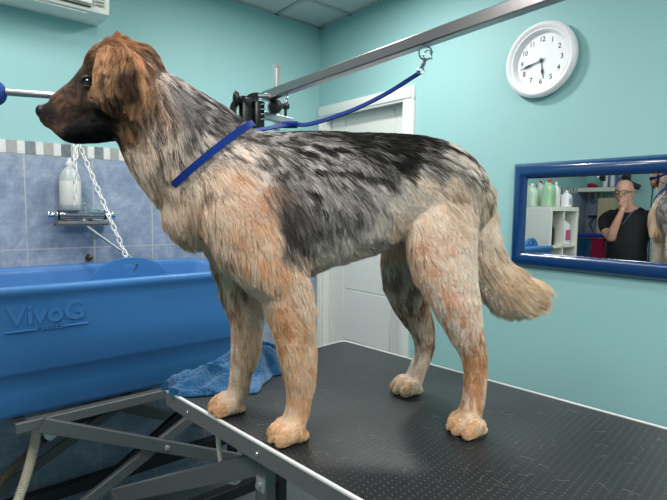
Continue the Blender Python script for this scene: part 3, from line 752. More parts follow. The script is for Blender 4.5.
# trolley with towels
tr_ = thing('towel_trolley', 'grey trolley under the towels in the mirror', 'trolley', (-1.58, 2.10, 0))
bm = bmesh.new()
obj('tray', nb(-1.74, -1.42, 1.94, 2.29, 1.09, 1.12, .004, 1), M['frame_grey'], tr_, smooth=False)
for x in (-1.725, -1.435):
    for y in (1.955, 2.275):
        bm = beam(bmesh.new(), (x, y, .05), (x, y, 1.09), .022, .022, up=(1, 0, 0)); obj('leg', bm, M['frame_grey'], tr_, smooth=False)
        bm = bmesh.new(); cyl(bm, (x-.01, y, .027), (x+.01, y, .027), .027); obj('castor', bm, M['black'], tr_)
obj('tray', nb(-1.74, -1.42, 1.94, 2.29, .38, .40, .004, 1), M['frame_grey'], tr_, smooth=False)
def draped(nm, y0_, y1_, zt_, zb_, x0_, x1_, m, label):
    bm = bmesh.new(); NX, NS = 26, 30; prof = []
    path = [(x0_, zt_+.0), (x1_-.02, zt_+.004), (x1_-.004, zt_-.006), (x1_+.004, zt_-.03), (x1_+.008, zb_)]
    P = catmull([(a_, 0, b_) for a_, b_ in path], 8); G = []
    for i, p in enumerate(P):
        row = []
        for j in range(NX):
            v = j/(NX-1); k_ = i/len(P); row.append(Vector((p[0]+.010*math.sin(v*13+i*.1)*k_+.004*math.sin(v*31), y0_+(y1_-y0_)*v, p[2]+.003*math.sin(v*19+p[0]*20)+(.01*math.sin(v*8) if i == len(P)-1 else 0))))
        G.append(row)
    V0 = [[bm.verts.new(p) for p in r] for r in G]
    for i in range(len(G)-1):
        for j in range(NX-1): bm.faces.new((V0[i][j], V0[i+1][j], V0[i+1][j+1], V0[i][j+1]))
    r = bmesh.ops.solidify(bm, geom=bm.faces[:], thickness=-.006)
    return tag(obj(nm, bm, m, angle=80), label, 'towel')
M['pink_towel'] = mat('pink towel', (200, 36, 92), .95, bump=(400, .8, .003))
M['cobalt_towel'] = mat('cobalt cloth', (40, 70, 190), .9, bump=(400, .8, .003))
draped('towel', 2.075, 2.30, 1.140, .70, -1.74, -1.412, M['towel'], 'petrol blue towel draped over the trolley in the mirror')
draped('towel', 1.93, 2.06, 1.135, .62, -1.74, -1.414, M['pink_towel'], 'crimson pink towel draped beside the blue one in the mirror')
bm = bmesh.new(); tube(bm, [(-1.55, 1.97, 1.165), (-1.53, 2.05, 1.172), (-1.56, 2.15, 1.170), (-1.54, 2.26, 1.165)], .019, 12, 6, rfun=lambda t: .019*(1+.15*math.sin(t*21))); tag(obj('rolled_cloth', bm, M['cobalt_towel']), 'rolled cobalt blue cloth lying on the draped towels in the mirror', 'cloth')
# second hand shower on rear tiles
s2 = thing('shower_mixer', 'dark tap with hose on the rear tiles, seen in the mirror', 'tap', (XB+.007, 2.27, 1.36))
bm = bmesh.new(); cyl(bm, (XB+.04, 2.22, 1.36), (XB+.04, 2.31, 1.36), .014); cyl(bm, (XB+.006, 2.265, 1.36), (XB+.04, 2.265, 1.36), .01); obj('mixer_body', bm, M['frame_dark'], s2)
bm = tube(bmesh.new(), [(XB+.04, 2.26, 1.35), (XB+.06, 2.285, 1.28), (XB+.06, 2.25, 1.21), (XB+.07, 2.22, 1.14)], .007, 8, 6); obj('hose', bm, M['black'], s2)
# pale post with dark hoses
ps = thing('dryer_stand', 'pale green post of a dryer stand at the right of the mirror', 'stand', (-1.2, 1.415, 0))
bm = beam(bmesh.new(), (-1.2, 1.447, .04), (-1.2, 1.447, 2.0), .035, .03, up=(1, 0, 0)); obj('post', bm, mat('pale green metal', (150, 190, 178), .4), ps)
bm = nb(-1.40, -1.0, 1.20, 1.50, 0, .04, .006); obj('base', bm, M['frame_dark'], ps)
for k in range(4):
    y = 1.40-k*.045; bm = tube(bmesh.new(), [(-1.2, 1.43, 1.92-.03*k), (-1.17, y+.01, 1.86), (-1.16, y, 1.6), (-1.17+.02*k, y-.02, 1.3), (-1.16, y+.02, 1.0), (-1.18, y-.03, .6)], .017, 8, 8); obj('hanging_hose', bm, M['black'], ps)
bm = bmesh.new(); cyl(bm, (-1.19, 1.500, 1.66), (-1.19, 1.462, 1.66), .020); tube(bm, [(-1.19, 1.488, 1.65), (-1.19, 1.492, 1.4), (-1.185, 1.485, 1.1), (-1.19, 1.47, .7)], .005, 8, 8); obj('cable', bm, M['black'], ps)

# ================================================================ THE MAN
man = thing('person', 'bald person in a black top and glasses with a fist at the mouth', 'person', (-1.36, 1.72, 0), .08)
def man_parts():
    bm = bmesh.new(); S = (0, 1, 0)
    loft(bm, [(0, 0, .86, .105, .155), (0, 0, .98, .11, .160), (.01, 0, 1.10, .115, .158), (.0, 0, 1.24, .112, .175), (-.01, 0, 1.35, .10, .178), (-.01, 0, 1.42, .075, .12)], 4, 24, S)
    loft(bm, [(-.01, .0, 1.38, .055, .06), (.01, .015, 1.48, .052, .054), (.025, .03, 1.55, .052, .054)], 4, 18, S)      # neck
    loft(bm, [(.035, .035, 1.50, .055, .045), (.03, .04, 1.55, .082, .068), (.022, .043, 1.62, .098, .077), (.018, .045, 1.66, .085, .066)], 5, 24, S)   # head
    ball(bm, (.118, .03, 1.575), .012, 10, (1.2, .8, 1.8)); ball(bm, (.108, .032, 1.606), .02, 10, (.6, 2.2, .5)); ball(bm, (.100, .028, 1.505), .022, 10)
    ball(bm, (.012, .125, 1.585), .022, 10, (.8, .35, 1.4)); ball(bm, (.018, -.038, 1.585), .022, 10, (.8, .35, 1.4))
    # left arm raised, fist at mouth
    loft(bm, [(-.01, .155, 1.385, .055, .055), (.02, .205, 1.33, .052, .05), (.08, .16, 1.23, .044, .044), (.135, .085, 1.165, .040, .040)], 4, 16, (1, 0, 0))
    loft(bm, [(.135, .085, 1.165, .040, .040), (.155, .06, 1.24, .040, .038), (.160, .015, 1.36, .029, .030), (.155, -.008, 1.43, .022, .026)], 4, 16, (1, 0, 0))
    ball(bm, (.148, -.010, 1.478), .036, 14, (.62, 1.0, 1.15))                                                        # palm
    for k, (dy, L_) in enumerate(((-.027, .030), (-.010, .034), (.008, .033), (.025, .028))):
        y = -.012+dy
        tube(bm, [(.158, y, 1.500), (.166, y, 1.524), (.150, y+.001, 1.534), (.130, y+.002, 1.520), (.128, y+.003, 1.500)], .0095, 8, 3)
    tube(bm, [(.165, .018, 1.470), (.178, .012, 1.492), (.172, -.004, 1.508), (.160, -.014, 1.516)], .010, 8, 3)
    # right arm hanging
    loft(bm, [(-.01, -.155, 1.385, .055, .055), (-.015, -.215, 1.30, .050, .048), (-.02, -.245, 1.16, .042, .040), (-.02, -.255, 1.10, .038, .036), (.005, -.26, 1.0, .036, .034), (.03, -.255, .87, .024, .026)], 4, 16, (1, 0, 0))
    ball(bm, (.04, -.255, .80), .042, 12, (.55, .8, 1.1))
    for k in range(4): tube(bm, [(.035+.018*k-.02, -.262+.004*k, .775), (.04+.018*k-.02, -.255, .735), (.035+.017*k-.02, -.243, .705)], .009, 8, 3)
    tube(bm, [(.065, -.24, .82), (.078, -.232, .785), (.076, -.225, .755)], .010, 8, 3)
    # legs
    for s_ in (1, -1):
        loft(bm, [(0, s_*.085, .90, .095, .09), (.0, s_*.095, .72, .082, .08), (.005, s_*.10, .50, .058, .056), (-.01, s_*.105, .36, .056, .054), (-.015, s_*.11, .12, .036, .036), (-.01, s_*.11, .07, .038, .036)], 4, 18, S)
    me = remesh(bm, .0075, 3); me.materials.append(mat('skin', (214, 168, 146), .5, Subsurface_Weight=.05, var=(14, (206, 152, 130))))
    o = bpy.data.objects.new('body', me); COL.objects.link(o); o.parent = man
    M['shirt'] = mat('black work top', (20, 21, 25), .85, bump=(14, .5, .02))
    bm = bmesh.new()
    loft(bm, [(0, 0, .80, .128, .175), (0, 0, .98, .128, .176), (.01, 0, 1.10, .13, .172), (.0, 0, 1.24, .125, .188), (-.01, 0, 1.35, .113, .192), (-.012, 0, 1.415, .075, .135)], 4, 28, S)
    loft(bm, [(-.01, .150, 1.375, .066, .066), (.02, .205, 1.33, .062, .06), (.065, .175, 1.255, .057, .056)], 4, 16, (1, 0, 0))
    loft(bm, [(-.01, -.150, 1.375, .066, .066), (-.015, -.215, 1.30, .062, .058), (-.02, -.24, 1.19, .055, .052)], 4, 16, (1, 0, 0))
    me = remesh(bm, .009, 4); me.materials.append(M['shirt']); o = bpy.data.objects.new('work_top', me); COL.objects.link(o); o.parent = man
    bm = bmesh.new(); tube(bm, [(.06, .06, 1.435), (.105, .035, 1.38), (.128, .0, 1.30), (.100, -.05, 1.385), (.055, -.07, 1.43)], .006, 8, 6); obj('neckline', bm, mat('teal piping', (60, 90, 110), .8), o, local=True)
    bm = bmesh.new()
    for s_ in (1, -1):
        loft(bm, [(0, s_*.075, .88, .118, .105), (.0, s_*.09, .72, .10, .094), (.005, s_*.10, .50, .076, .074), (-.01, s_*.105, .36, .070, .068), (-.012, s_*.11, .10, .058, .056)], 4, 20, S)
    me = remesh(bm, .010, 4); me.materials.append(mat('dark trousers', (30, 32, 40), .85)); o = bpy.data.objects.new('trousers', me); COL.objects.link(o); o.parent = man
    for s_ in (1, -1):
        bm = bmesh.new(); loft(bm, [(-.07, s_*.11, .042, .040, .036), (0, s_*.11, .05, .048, .040), (.10, s_*.115, .036, .034, .044), (.16, s_*.118, .028, .024, .036)], 4, 16, S)
        me = remesh(bm, .006, 3); me.materials.append(M['black']); o = bpy.data.objects.new('shoe', me); COL.objects.link(o); o.parent = man
    g = bmesh.new()
    for s_ in (1, -1): torus(g, (.116, .034+s_*.032, 1.594), (1, s_*.15, 0), .024, .0028, 24, 8, .78)
    tube(g, [(.118, .026, 1.598), (.122, .034, 1.602), (.118, .042, 1.598)], .0025, 8, 3)
    tube(g, [(.112, .090, 1.598), (.06, .118, 1.598), (.01, .122, 1.596)], .003, 8, 4); tube(g, [(.112, -.022, 1.598), (.06, -.038, 1.598), (.015, -.040, 1.596)], .003, 8, 4)
    obj('glasses', g, M['black'], man, local=True)
    for s_ in (1, -1):
        bm = bmesh.new(); ball(bm, (.099, .034+s_*.030, 1.592), .011, 12); obj('eye', bm, M['white_plastic'], man, local=True)
        bm = bmesh.new(); ball(bm, (.1085, .034+s_*.030, 1.592), .005, 10, (.5, 1, 1)); obj('pupil', bm, M['eye'], man, local=True)
man_parts()


# ================================================================ THE DOG  (local: x towards the rump, y towards the far side, z up from the table)
DOG={
 'trunk':[(-0.3262, 0, 0.4448, 0.0768, 0.062), (-0.2795, 0, 0.4551, 0.1086, 0.088), (-0.2262, 0, 0.4502, 0.1374, 0.105), (-0.1576, 0, 0.4433, 0.1456, 0.112), (-0.0768, 0, 0.4585, 0.1358, 0.113), (0.0067, 0, 0.4702, 0.1257, 0.108), (0.093, 0, 0.4864, 0.1111, 0.096), (0.1599, 0, 0.49, 0.1019, 0.095), (0.2106, 0, 0.4805, 0.0902, 0.09), (0.251, 0, 0.4597, 0.0651, 0.07)],
 'neck':[(-0.4283, 0, 0.6506, 0.07, 0.05), (-0.3905, 0, 0.6165, 0.0839, 0.058), (-0.3412, 0, 0.5671, 0.1023, 0.07), (-0.2866, 0, 0.5163, 0.1156, 0.085), (-0.2261, 0, 0.4658, 0.1176, 0.095)],
 'skull':[(-0.4105, 0, 0.6769, 0.0627, 0.058), (-0.445, 0, 0.6746, 0.0714, 0.067), (-0.4569, 0, 0.6755, 0.0584, 0.06)],
 'muzzle':[(-0.4626, 0, 0.6484, 0.0603, 0.05), (-0.4935, 0, 0.627, 0.0491, 0.036), (-0.5257, 0, 0.611, 0.0397, 0.03), (-0.549, 0, 0.6009, 0.0324, 0.026), (-0.5637, 0, 0.6001, 0.0215, 0.019)],
 'flew':[(-0.4571, 0, 0.5912, 0.0294, 0.045), (-0.4948, 0, 0.5786, 0.0237, 0.036), (-0.5267, 0, 0.5754, 0.0217, 0.029), (-0.5447, 0, 0.5816, 0.0162, 0.022)],
 'shoulder_near':[(-0.2489, -0.055, 0.5186, 0.055, 0.04), (-0.2351, -0.075, 0.4457, 0.0688, 0.045), (-0.2105, -0.082, 0.3826, 0.0654, 0.045), (-0.1705, -0.082, 0.3179, 0.0517, 0.042)],
 'front_near':[(-0.1887, -0.08, 0.3733, 0.0623, 0.04), (-0.1498, -0.08, 0.2985, 0.0503, 0.038), (-0.1323, -0.078, 0.2216, 0.0396, 0.033), (-0.1222, -0.077, 0.1532, 0.0324, 0.029), (-0.1178, -0.076, 0.0938, 0.0249, 0.025), (-0.1213, -0.076, 0.0505, 0.0231, 0.024), (-0.1348, -0.077, 0.0162, 0.025, 0.029), (-0.154, -0.078, 0.0025, 0.0172, 0.028)],
 'front_far':[(-0.2413, 0.07, 0.3623, 0.0549, 0.04), (-0.2291, 0.072, 0.2765, 0.0427, 0.036), (-0.2124, 0.073, 0.1998, 0.0345, 0.031), (-0.2146, 0.074, 0.1335, 0.0293, 0.027), (-0.2233, 0.074, 0.0784, 0.0239, 0.024), (-0.2298, 0.074, 0.0408, 0.0229, 0.024), (-0.247, 0.074, 0.0152, 0.0228, 0.028), (-0.2683, 0.074, 0.0011, 0.0163, 0.027)],
 'thigh_near':[(0.1806, -0.03, 0.4871, 0.0788, 0.055), (0.1717, -0.055, 0.4113, 0.0772, 0.05), (0.1702, -0.078, 0.3382, 0.0679, 0.043), (0.19, -0.096, 0.2641, 0.0496, 0.036), (0.2092, -0.105, 0.205, 0.0357, 0.029), (0.2269, -0.108, 0.1543, 0.0259, 0.022), (0.2322, -0.11, 0.1035, 0.023, 0.02), (0.2272, -0.111, 0.0527, 0.0221, 0.021), (0.2171, -0.112, 0.0188, 0.0261, 0.027), (0.2019, -0.113, 0.0039, 0.018, 0.028)],
 'thigh_far':[(0.1698, 0.05, 0.4635, 0.0759, 0.045), (0.1612, 0.07, 0.3727, 0.0685, 0.045), (0.1546, 0.085, 0.2903, 0.0581, 0.042), (0.1753, 0.095, 0.217, 0.0426, 0.033), (0.2053, 0.102, 0.1539, 0.0288, 0.024), (0.2136, 0.106, 0.1033, 0.023, 0.018), (0.1978, 0.108, 0.0538, 0.0207, 0.018), (0.1841, 0.11, 0.0191, 0.0243, 0.024), (0.1563, 0.11, 0.0034, 0.0182, 0.025)],
 'tail':[(0.2689, 0, 0.486, 0.0347, 0.025), (0.2969, -0.005, 0.4321, 0.0284, 0.02), (0.2988, -0.015, 0.3672, 0.0326, 0.022), (0.3098, -0.025, 0.3136, 0.0434, 0.025), (0.3421, -0.03, 0.2764, 0.0414, 0.024), (0.3913, -0.03, 0.2665, 0.0286, 0.018)],
}
COAT=[[-0.555,-0.04,0.607,40,32,30,52,49,49,0.3,0.003,10],
[-0.536,-0.04,0.618,125,88,68,60,45,42,0.4,0.005,15],
[-0.515,-0.04,0.634,112,82,62,55,44,40,0.4,0.006,10],
[-0.493,-0.04,0.644,100,74,55,50,40,36,0.4,0.006,20],
[-0.548,-0.04,0.584,70,52,45,120,85,70,0.4,0.005,20],
[-0.526,-0.04,0.597,20,18,18,60,40,35,0.25,0.006,20],
[-0.5,-0.04,0.61,20,18,18,60,42,36,0.2,0.006,20],
[-0.471,-0.04,0.599,20,18,18,52,49,49,0.1,0.008,15],
[-0.517,-0.04,0.566,20,18,18,52,49,49,0.2,0.007,20],
[-0.477,-0.04,0.57,20,18,18,52,49,49,0.1,0.01,25],
[-0.455,-0.04,0.578,30,24,22,90,60,44,0.3,0.012,30],
[-0.474,-0.04,0.634,172,130,90,80,58,45,0.35,0.009,40],
[-0.485,-0.04,0.672,70,52,40,120,88,60,0.3,0.006,-30],
[-0.495,-0.04,0.664,60,46,38,52,49,49,0.3,0.004,-30],
[-0.478,-0.04,0.699,150,104,64,86,62,44,0.4,0.01,-35],
[-0.459,-0.04,0.718,158,108,66,96,68,46,0.35,0.014,-25],
[-0.462,-0.04,0.646,160,118,80,92,66,48,0.35,0.012,60],
[-0.469,-0.04,0.687,176,126,80,110,80,56,0.35,0.014,60],
[-0.434,-0.03,0.737,176,118,72,120,82,52,0.3,0.016,5],
[-0.406,-0.03,0.732,168,114,70,110,76,50,0.3,0.018,18],
[-0.38,-0.04,0.714,128,92,66,80,64,54,0.4,0.022,35],
[-0.445,-0.075,0.682,204,158,112,160,112,72,0.3,0.03,105],
[-0.452,-0.075,0.655,190,146,104,120,84,58,0.35,0.022,105],
[-0.431,-0.08,0.688,196,150,104,150,104,68,0.35,0.03,100],
[-0.419,-0.075,0.662,70,46,36,110,72,48,0.3,0.03,90],
[-0.424,-0.075,0.634,60,40,32,110,72,46,0.3,0.03,80],
[-0.409,-0.08,0.699,180,126,80,130,88,56,0.35,0.03,85],
[-0.39,-0.08,0.684,212,158,104,150,102,64,0.3,0.035,88],
[-0.385,-0.08,0.652,214,160,106,156,104,62,0.3,0.035,92],
[-0.39,-0.08,0.622,200,146,96,130,86,54,0.35,0.03,95],
[-0.446,-0.04,0.609,140,96,64,70,50,40,0.4,0.014,60],
[-0.43,-0.05,0.583,170,118,78,110,76,52,0.35,0.02,70],
[-0.418,-0.06,0.611,160,108,68,100,66,44,0.35,0.02,80],
[-0.444,-0.04,0.564,120,84,60,20,18,18,0.4,0.015,50],
[-0.363,-0.07,0.693,205,198,196,120,112,112,0.4,0.025,40],
[-0.338,-0.07,0.674,200,194,192,84,80,82,0.45,0.028,40],
[-0.305,-0.07,0.649,80,76,78,190,184,184,0.4,0.028,40],
[-0.355,-0.07,0.643,196,188,186,80,76,76,0.4,0.032,60],
[-0.327,-0.07,0.62,74,70,72,180,174,174,0.4,0.032,55],
[-0.283,-0.07,0.623,66,63,65,186,180,180,0.35,0.03,40],
[-0.38,-0.07,0.604,160,134,118,96,84,78,0.4,0.035,75],
[-0.354,-0.07,0.578,178,160,148,74,68,68,0.45,0.035,65],
[-0.318,-0.07,0.573,72,68,70,170,164,162,0.4,0.032,55],
[-0.398,-0.07,0.547,192,164,142,140,116,100,0.4,0.035,75],
[-0.413,-0.03,0.524,200,172,150,150,126,110,0.4,0.035,70],
[-0.365,-0.07,0.522,156,138,124,72,62,58,0.45,0.038,70],
[-0.378,-0.04,0.485,208,182,160,160,134,116,0.35,0.035,70],
[-0.335,-0.07,0.515,176,156,142,100,90,86,0.4,0.035,65],
[-0.254,-0.07,0.605,54,52,54,160,156,156,0.35,0.025,30],
[-0.219,-0.07,0.584,58,55,56,160,156,156,0.4,0.025,35],
[-0.263,-0.07,0.57,78,74,76,180,172,168,0.4,0.03,50],
[-0.289,-0.07,0.546,98,92,92,190,176,164,0.45,0.032,55],
[-0.314,-0.09,0.484,206,176,150,130,110,98,0.4,0.035,70],
[-0.338,-0.05,0.453,210,180,154,170,140,118,0.4,0.035,75],
[-0.349,-0.05,0.413,214,178,150,170,134,110,0.35,0.035,75],
[-0.306,-0.09,0.445,208,172,142,172,132,104,0.4,0.035,70],
[-0.271,-0.09,0.498,196,162,134,120,104,94,0.4,0.03,65],
[-0.26,-0.09,0.445,210,168,130,222,194,168,0.4,0.03,70],
[-0.228,-0.09,0.534,120,108,102,200,180,166,0.45,0.028,50],
[-0.219,-0.09,0.49,198,150,114,222,196,172,0.45,0.028,70],
[-0.232,-0.09,0.41,208,166,128,180,134,96,0.4,0.03,75],
[-0.19,-0.09,0.526,110,100,98,190,180,174,0.45,0.028,50],
[-0.182,-0.09,0.464,196,148,112,150,128,114,0.4,0.03,75],
[-0.197,-0.09,0.41,204,158,118,224,194,164,0.4,0.03,78],
[-0.277,-0.09,0.392,210,178,150,170,140,116,0.4,0.032,75],
[-0.304,-0.04,0.352,204,182,164,160,138,120,0.4,0.03,70],
[-0.189,-0.09,0.356,200,150,108,222,188,154,0.4,0.03,75],
[-0.255,-0.05,0.328,196,166,140,160,128,104,0.4,0.03,70],
[-0.166,-0.09,0.571,44,42,43,186,180,180,0.3,0.024,30],
[-0.121,-0.09,0.573,40,38,38,150,146,146,0.22,0.024,25],
[-0.112,-0.09,0.538,62,58,60,212,202,202,0.45,0.026,38],
[-0.148,-0.09,0.51,70,66,68,180,172,170,0.4,0.028,50],
[-0.135,-0.09,0.409,134,122,116,98,92,90,0.4,0.03,65],
[-0.148,-0.09,0.447,138,124,116,104,97,94,0.45,0.03,65],
[-0.056,-0.09,0.553,36,34,35,206,198,198,0.4,0.026,38],
[-0.057,-0.09,0.58,26,24,25,90,86,86,0.25,0.022,20],
[-0.009,-0.09,0.584,20,18,18,52,49,49,0.15,0.022,12],
[0.069,-0.09,0.58,20,18,18,52,49,49,0.08,0.022,15],
[0.03,-0.09,0.552,24,22,23,150,145,145,0.25,0.024,35],
[0.08,-0.09,0.545,20,18,18,90,86,86,0.12,0.024,40],
[-0.027,-0.09,0.51,60,57,58,190,184,184,0.42,0.028,48],
[-0.087,-0.09,0.475,72,68,70,196,188,188,0.4,0.03,55],
[-0.098,-0.09,0.411,88,82,82,160,152,150,0.4,0.032,65],
[-0.026,-0.09,0.449,96,90,90,180,172,170,0.45,0.03,60],
[0.041,-0.09,0.487,60,57,58,196,190,188,0.45,0.028,52],
[0.023,-0.09,0.43,140,133,130,200,190,184,0.45,0.03,60],
[0.068,-0.09,0.46,160,150,144,210,198,188,0.4,0.028,55],
[0.13,-0.09,0.556,28,26,27,110,106,106,0.2,0.024,30],
[0.121,-0.09,0.522,70,66,67,214,208,204,0.5,0.026,45],
[0.173,-0.09,0.535,60,57,57,200,194,188,0.45,0.025,40],
[0.211,-0.09,0.53,66,60,58,180,172,166,0.4,0.024,45],
[0.238,-0.09,0.506,60,52,48,170,156,144,0.35,0.03,55],
[-0.138,-0.09,0.383,150,132,122,96,88,86,0.4,0.032,65],
[-0.115,-0.06,0.339,196,166,146,150,128,114,0.4,0.03,60],
[-0.063,-0.09,0.374,150,138,132,196,184,176,0.4,0.03,60],
[-0.045,-0.05,0.337,206,182,166,170,148,134,0.4,0.028,50],
[0.023,-0.06,0.377,178,162,152,130,120,114,0.4,0.026,50],
[0.057,-0.05,0.364,190,170,156,150,132,120,0.4,0.02,60],
[0.112,-0.09,0.476,214,192,168,176,166,160,0.4,0.026,50],
[0.174,-0.09,0.485,214,192,168,156,134,116,0.4,0.028,48],
[0.228,-0.09,0.478,196,176,156,118,100,88,0.4,0.03,60],
[0.28,-0.05,0.453,186,166,146,126,108,94,0.4,0.032,70],
[0.287,-0.05,0.397,230,220,208,200,180,160,0.3,0.03,85],
[0.083,-0.09,0.418,210,182,156,190,158,130,0.4,0.024,60],
[0.134,-0.09,0.426,208,170,138,222,200,178,0.45,0.025,60],
[0.198,-0.09,0.422,218,198,176,190,160,134,0.4,0.028,65],
[0.239,-0.09,0.373,228,216,202,206,186,166,0.35,0.028,80],
[0.105,-0.09,0.364,212,184,160,188,142,108,0.4,0.022,70],
[0.141,-0.09,0.354,192,144,108,224,204,184,0.55,0.022,75],
[0.19,-0.09,0.339,206,174,146,226,212,196,0.5,0.024,75],
[0.235,-0.09,0.306,230,220,208,206,190,172,0.3,0.026,85],
[0.156,-0.09,0.284,218,200,180,184,136,104,0.35,0.018,70],
[0.203,-0.09,0.273,184,134,102,224,208,190,0.5,0.018,75],
[0.194,-0.09,0.226,214,198,180,176,126,92,0.4,0.014,70],
[0.235,-0.09,0.237,196,158,126,226,212,196,0.5,0.02,80],
[0.228,-0.09,0.19,168,116,82,214,192,168,0.35,0.012,75],
[0.256,-0.09,0.168,184,134,94,150,104,72,0.4,0.02,80],
[0.221,-0.09,0.155,180,128,90,214,190,164,0.3,0.01,80],
[0.243,-0.09,0.106,182,128,86,214,186,156,0.25,0.01,85],
[0.269,-0.09,0.084,206,160,114,180,128,86,0.4,0.022,80],
[0.229,-0.09,0.055,190,138,98,216,192,164,0.25,0.01,90],
[0.217,-0.09,0.017,206,162,120,220,196,168,0.35,0.01,120],
[0.241,-0.09,-0.014,210,168,126,220,200,176,0.35,0.008,110],
[0.203,-0.09,-0.007,206,160,116,160,112,76,0.25,0.008,150],
[0.115,0.1,0.319,176,166,158,140,130,124,0.4,0.02,75],
[0.146,0.1,0.253,184,172,162,150,128,112,0.4,0.018,75],
[0.178,0.1,0.199,176,152,134,140,106,82,0.45,0.014,75],
[0.224,0.1,0.183,150,112,84,190,160,136,0.4,0.02,80],
[0.195,0.1,0.143,196,178,162,150,112,84,0.45,0.012,80],
[0.232,0.1,0.104,142,102,74,180,148,120,0.3,0.016,85],
[0.189,0.1,0.082,216,204,192,170,140,116,0.3,0.01,100],
[0.216,0.1,0.043,176,138,106,214,196,176,0.4,0.014,90],
[0.173,0.1,0.021,214,196,174,196,152,114,0.4,0.008,130],
[0.14,0.1,0.006,208,166,126,170,124,88,0.3,0.007,150],
[-0.171,-0.09,0.319,198,148,106,220,184,150,0.35,0.028,70],
[-0.189,-0.09,0.292,210,168,132,222,194,166,0.4,0.02,78],
[-0.119,-0.09,0.299,208,170,134,224,200,174,0.4,0.034,60],
[-0.151,-0.09,0.253,186,130,84,212,166,124,0.35,0.018,70],
[-0.109,-0.09,0.237,206,162,120,224,196,162,0.35,0.036,62],
[-0.096,-0.09,0.194,224,194,160,206,164,124,0.3,0.036,65],
[-0.137,-0.09,0.187,196,144,98,216,172,130,0.35,0.014,65],
[-0.137,-0.09,0.129,190,138,94,214,172,132,0.3,0.012,78],
[-0.103,-0.09,0.137,218,182,144,198,150,108,0.35,0.03,70],
[-0.137,-0.09,0.081,206,160,118,222,190,158,0.35,0.01,88],
[-0.108,-0.09,0.069,204,158,116,184,134,92,0.3,0.014,88],
[-0.137,-0.09,0.038,216,180,146,206,160,118,0.35,0.009,115],
[-0.159,-0.09,0.013,208,162,116,184,136,92,0.3,0.008,140],
[-0.117,-0.09,0.009,206,162,120,184,136,94,0.3,0.008,100],
[-0.242,0.075,0.276,186,164,144,150,128,110,0.4,0.022,78],
[-0.225,0.075,0.222,190,156,126,160,124,98,0.4,0.016,78],
[-0.187,0.075,0.209,216,200,184,190,160,134,0.35,0.026,70],
[-0.215,0.075,0.144,184,142,106,214,188,162,0.35,0.013,80],
[-0.187,0.075,0.143,224,206,184,190,150,116,0.35,0.024,72],
[-0.23,0.075,0.09,186,142,104,218,196,174,0.35,0.01,85],
[-0.204,0.075,0.066,206,176,146,160,118,86,0.35,0.012,85],
[-0.226,0.075,0.027,200,160,126,216,194,172,0.35,0.009,120],
[-0.264,0.075,0.007,208,162,118,180,134,94,0.3,0.008,150],
[-0.215,0.075,0.003,196,154,116,216,190,164,0.3,0.009,100],
[0.3,-0.015,0.4,170,148,126,206,186,162,0.4,0.035,78],
[0.298,-0.03,0.362,150,128,108,200,180,154,0.4,0.04,65],
[0.305,-0.04,0.333,156,132,108,206,184,154,0.4,0.05,48],
[0.285,-0.03,0.282,218,202,182,196,176,152,0.35,0.045,70],
[0.314,-0.05,0.304,190,160,124,154,124,96,0.4,0.06,42],
[0.351,-0.045,0.29,206,176,138,176,146,110,0.35,0.065,24],
[0.335,-0.04,0.25,212,192,162,188,160,128,0.35,0.055,62],
[0.374,-0.035,0.252,212,188,154,186,156,120,0.35,0.06,38],
[0.305,-0.03,0.249,216,200,178,190,168,142,0.35,0.045,72]]
FUR, NFUR = True, 270000
dog = thing('dog', 'large shaggy tan, grey and white dog standing on the grooming table', 'dog', (.68, .748, .961), math.atan2(-.469, .883))
DM = wm(dog)

def dog_body():
    bm = bmesh.new(); S = (0, 1, 0)
    for k in ('trunk', 'neck', 'skull', 'muzzle', 'flew', 'tail'): loft(bm, DOG[k], 5, 28, S)
    loft(bm, DOG['shoulder_near'], 4, 20, S); loft(bm, [(p[0]-.03, -p[1], p[2], p[3], p[4]) for p in DOG['shoulder_near']], 4, 20, S)
    for k in ('front_near', 'front_far', 'thigh_near', 'thigh_far'): loft(bm, DOG[k], 5, 22, S)
    # cheeks and brows
    for s_ in (-1, 1):
        ball(bm, (-.445, s_*.042, .628), .036, 14, (1.2, .75, 1)); ball(bm, (-.470, s_*.032, .680), .017, 12, (1.3, 1, .8))
        # drop ears
        loft(bm, [(-.425, s_*.050, .715, .020, .014), (-.432, s_*.070, .700, .029, .011), (-.428, s_*.082, .668, .036, .0095), (-.424, s_*.083, .636, .034, .009), (-.420, s_*.077, .612, .020, .008)], 5, 20, (0, 1, 0))
    # toes: four per paw
    for k, hx, hz in (('front_near', -.166, .014), ('front_far', -.280, .014), ('thigh_near', .187, .014), ('thigh_far', .144, .013)):
        yc = DOG[k][-1][1]-.010
        for j, (dy, dx) in enumerate(((-.030, .013), (-.0105, 0), (.0105, -.001), (.030, .011))):
            loft(bm, [(hx+.030+dx, yc+dy*.8, .026, .014, .010), (hx+.008+dx, yc+dy, .021, .0165, .0098), (hx-.005+dx, yc+dy*1.05, .011, .0105, .0092)], 3, 12, S)
        ball(bm, (hx+.035, yc, .010), .022, 12, (1.5, 1.2, .5))
    return remesh(bm, .0046, 4)
bme = dog_body()
_b = bmesh.new(); _b.from_mesh(bme); _v = [v for v in _b.verts if v.co.z > .27 and v.co.x > -.37 and not (v.co.x > .27 and v.co.z < .40)]
for _ in range(26): bmesh.ops.smooth_vert(_b, verts=_v, factor=.5, use_axis_x=True, use_axis_y=True, use_axis_z=True)
_b.to_mesh(bme); _b.free()
body = bpy.data.objects.new('body', bme); COL.objects.link(body); body.parent = dog

# keep soles on the table plane
n = len(bme.vertices); co_ = np.empty(n*3, np.float32); bme.vertices.foreach_get('co', co_); co_ = co_.reshape(-1, 3)
co_[:, 2] = np.maximum(co_[:, 2], .0035); bme.vertices.foreach_set('co', co_.ravel()); bme.update()
bvh = BVHTree.FromPolygons([tuple(v) for v in co_], [tuple(p.vertices) for p in bme.polygons])

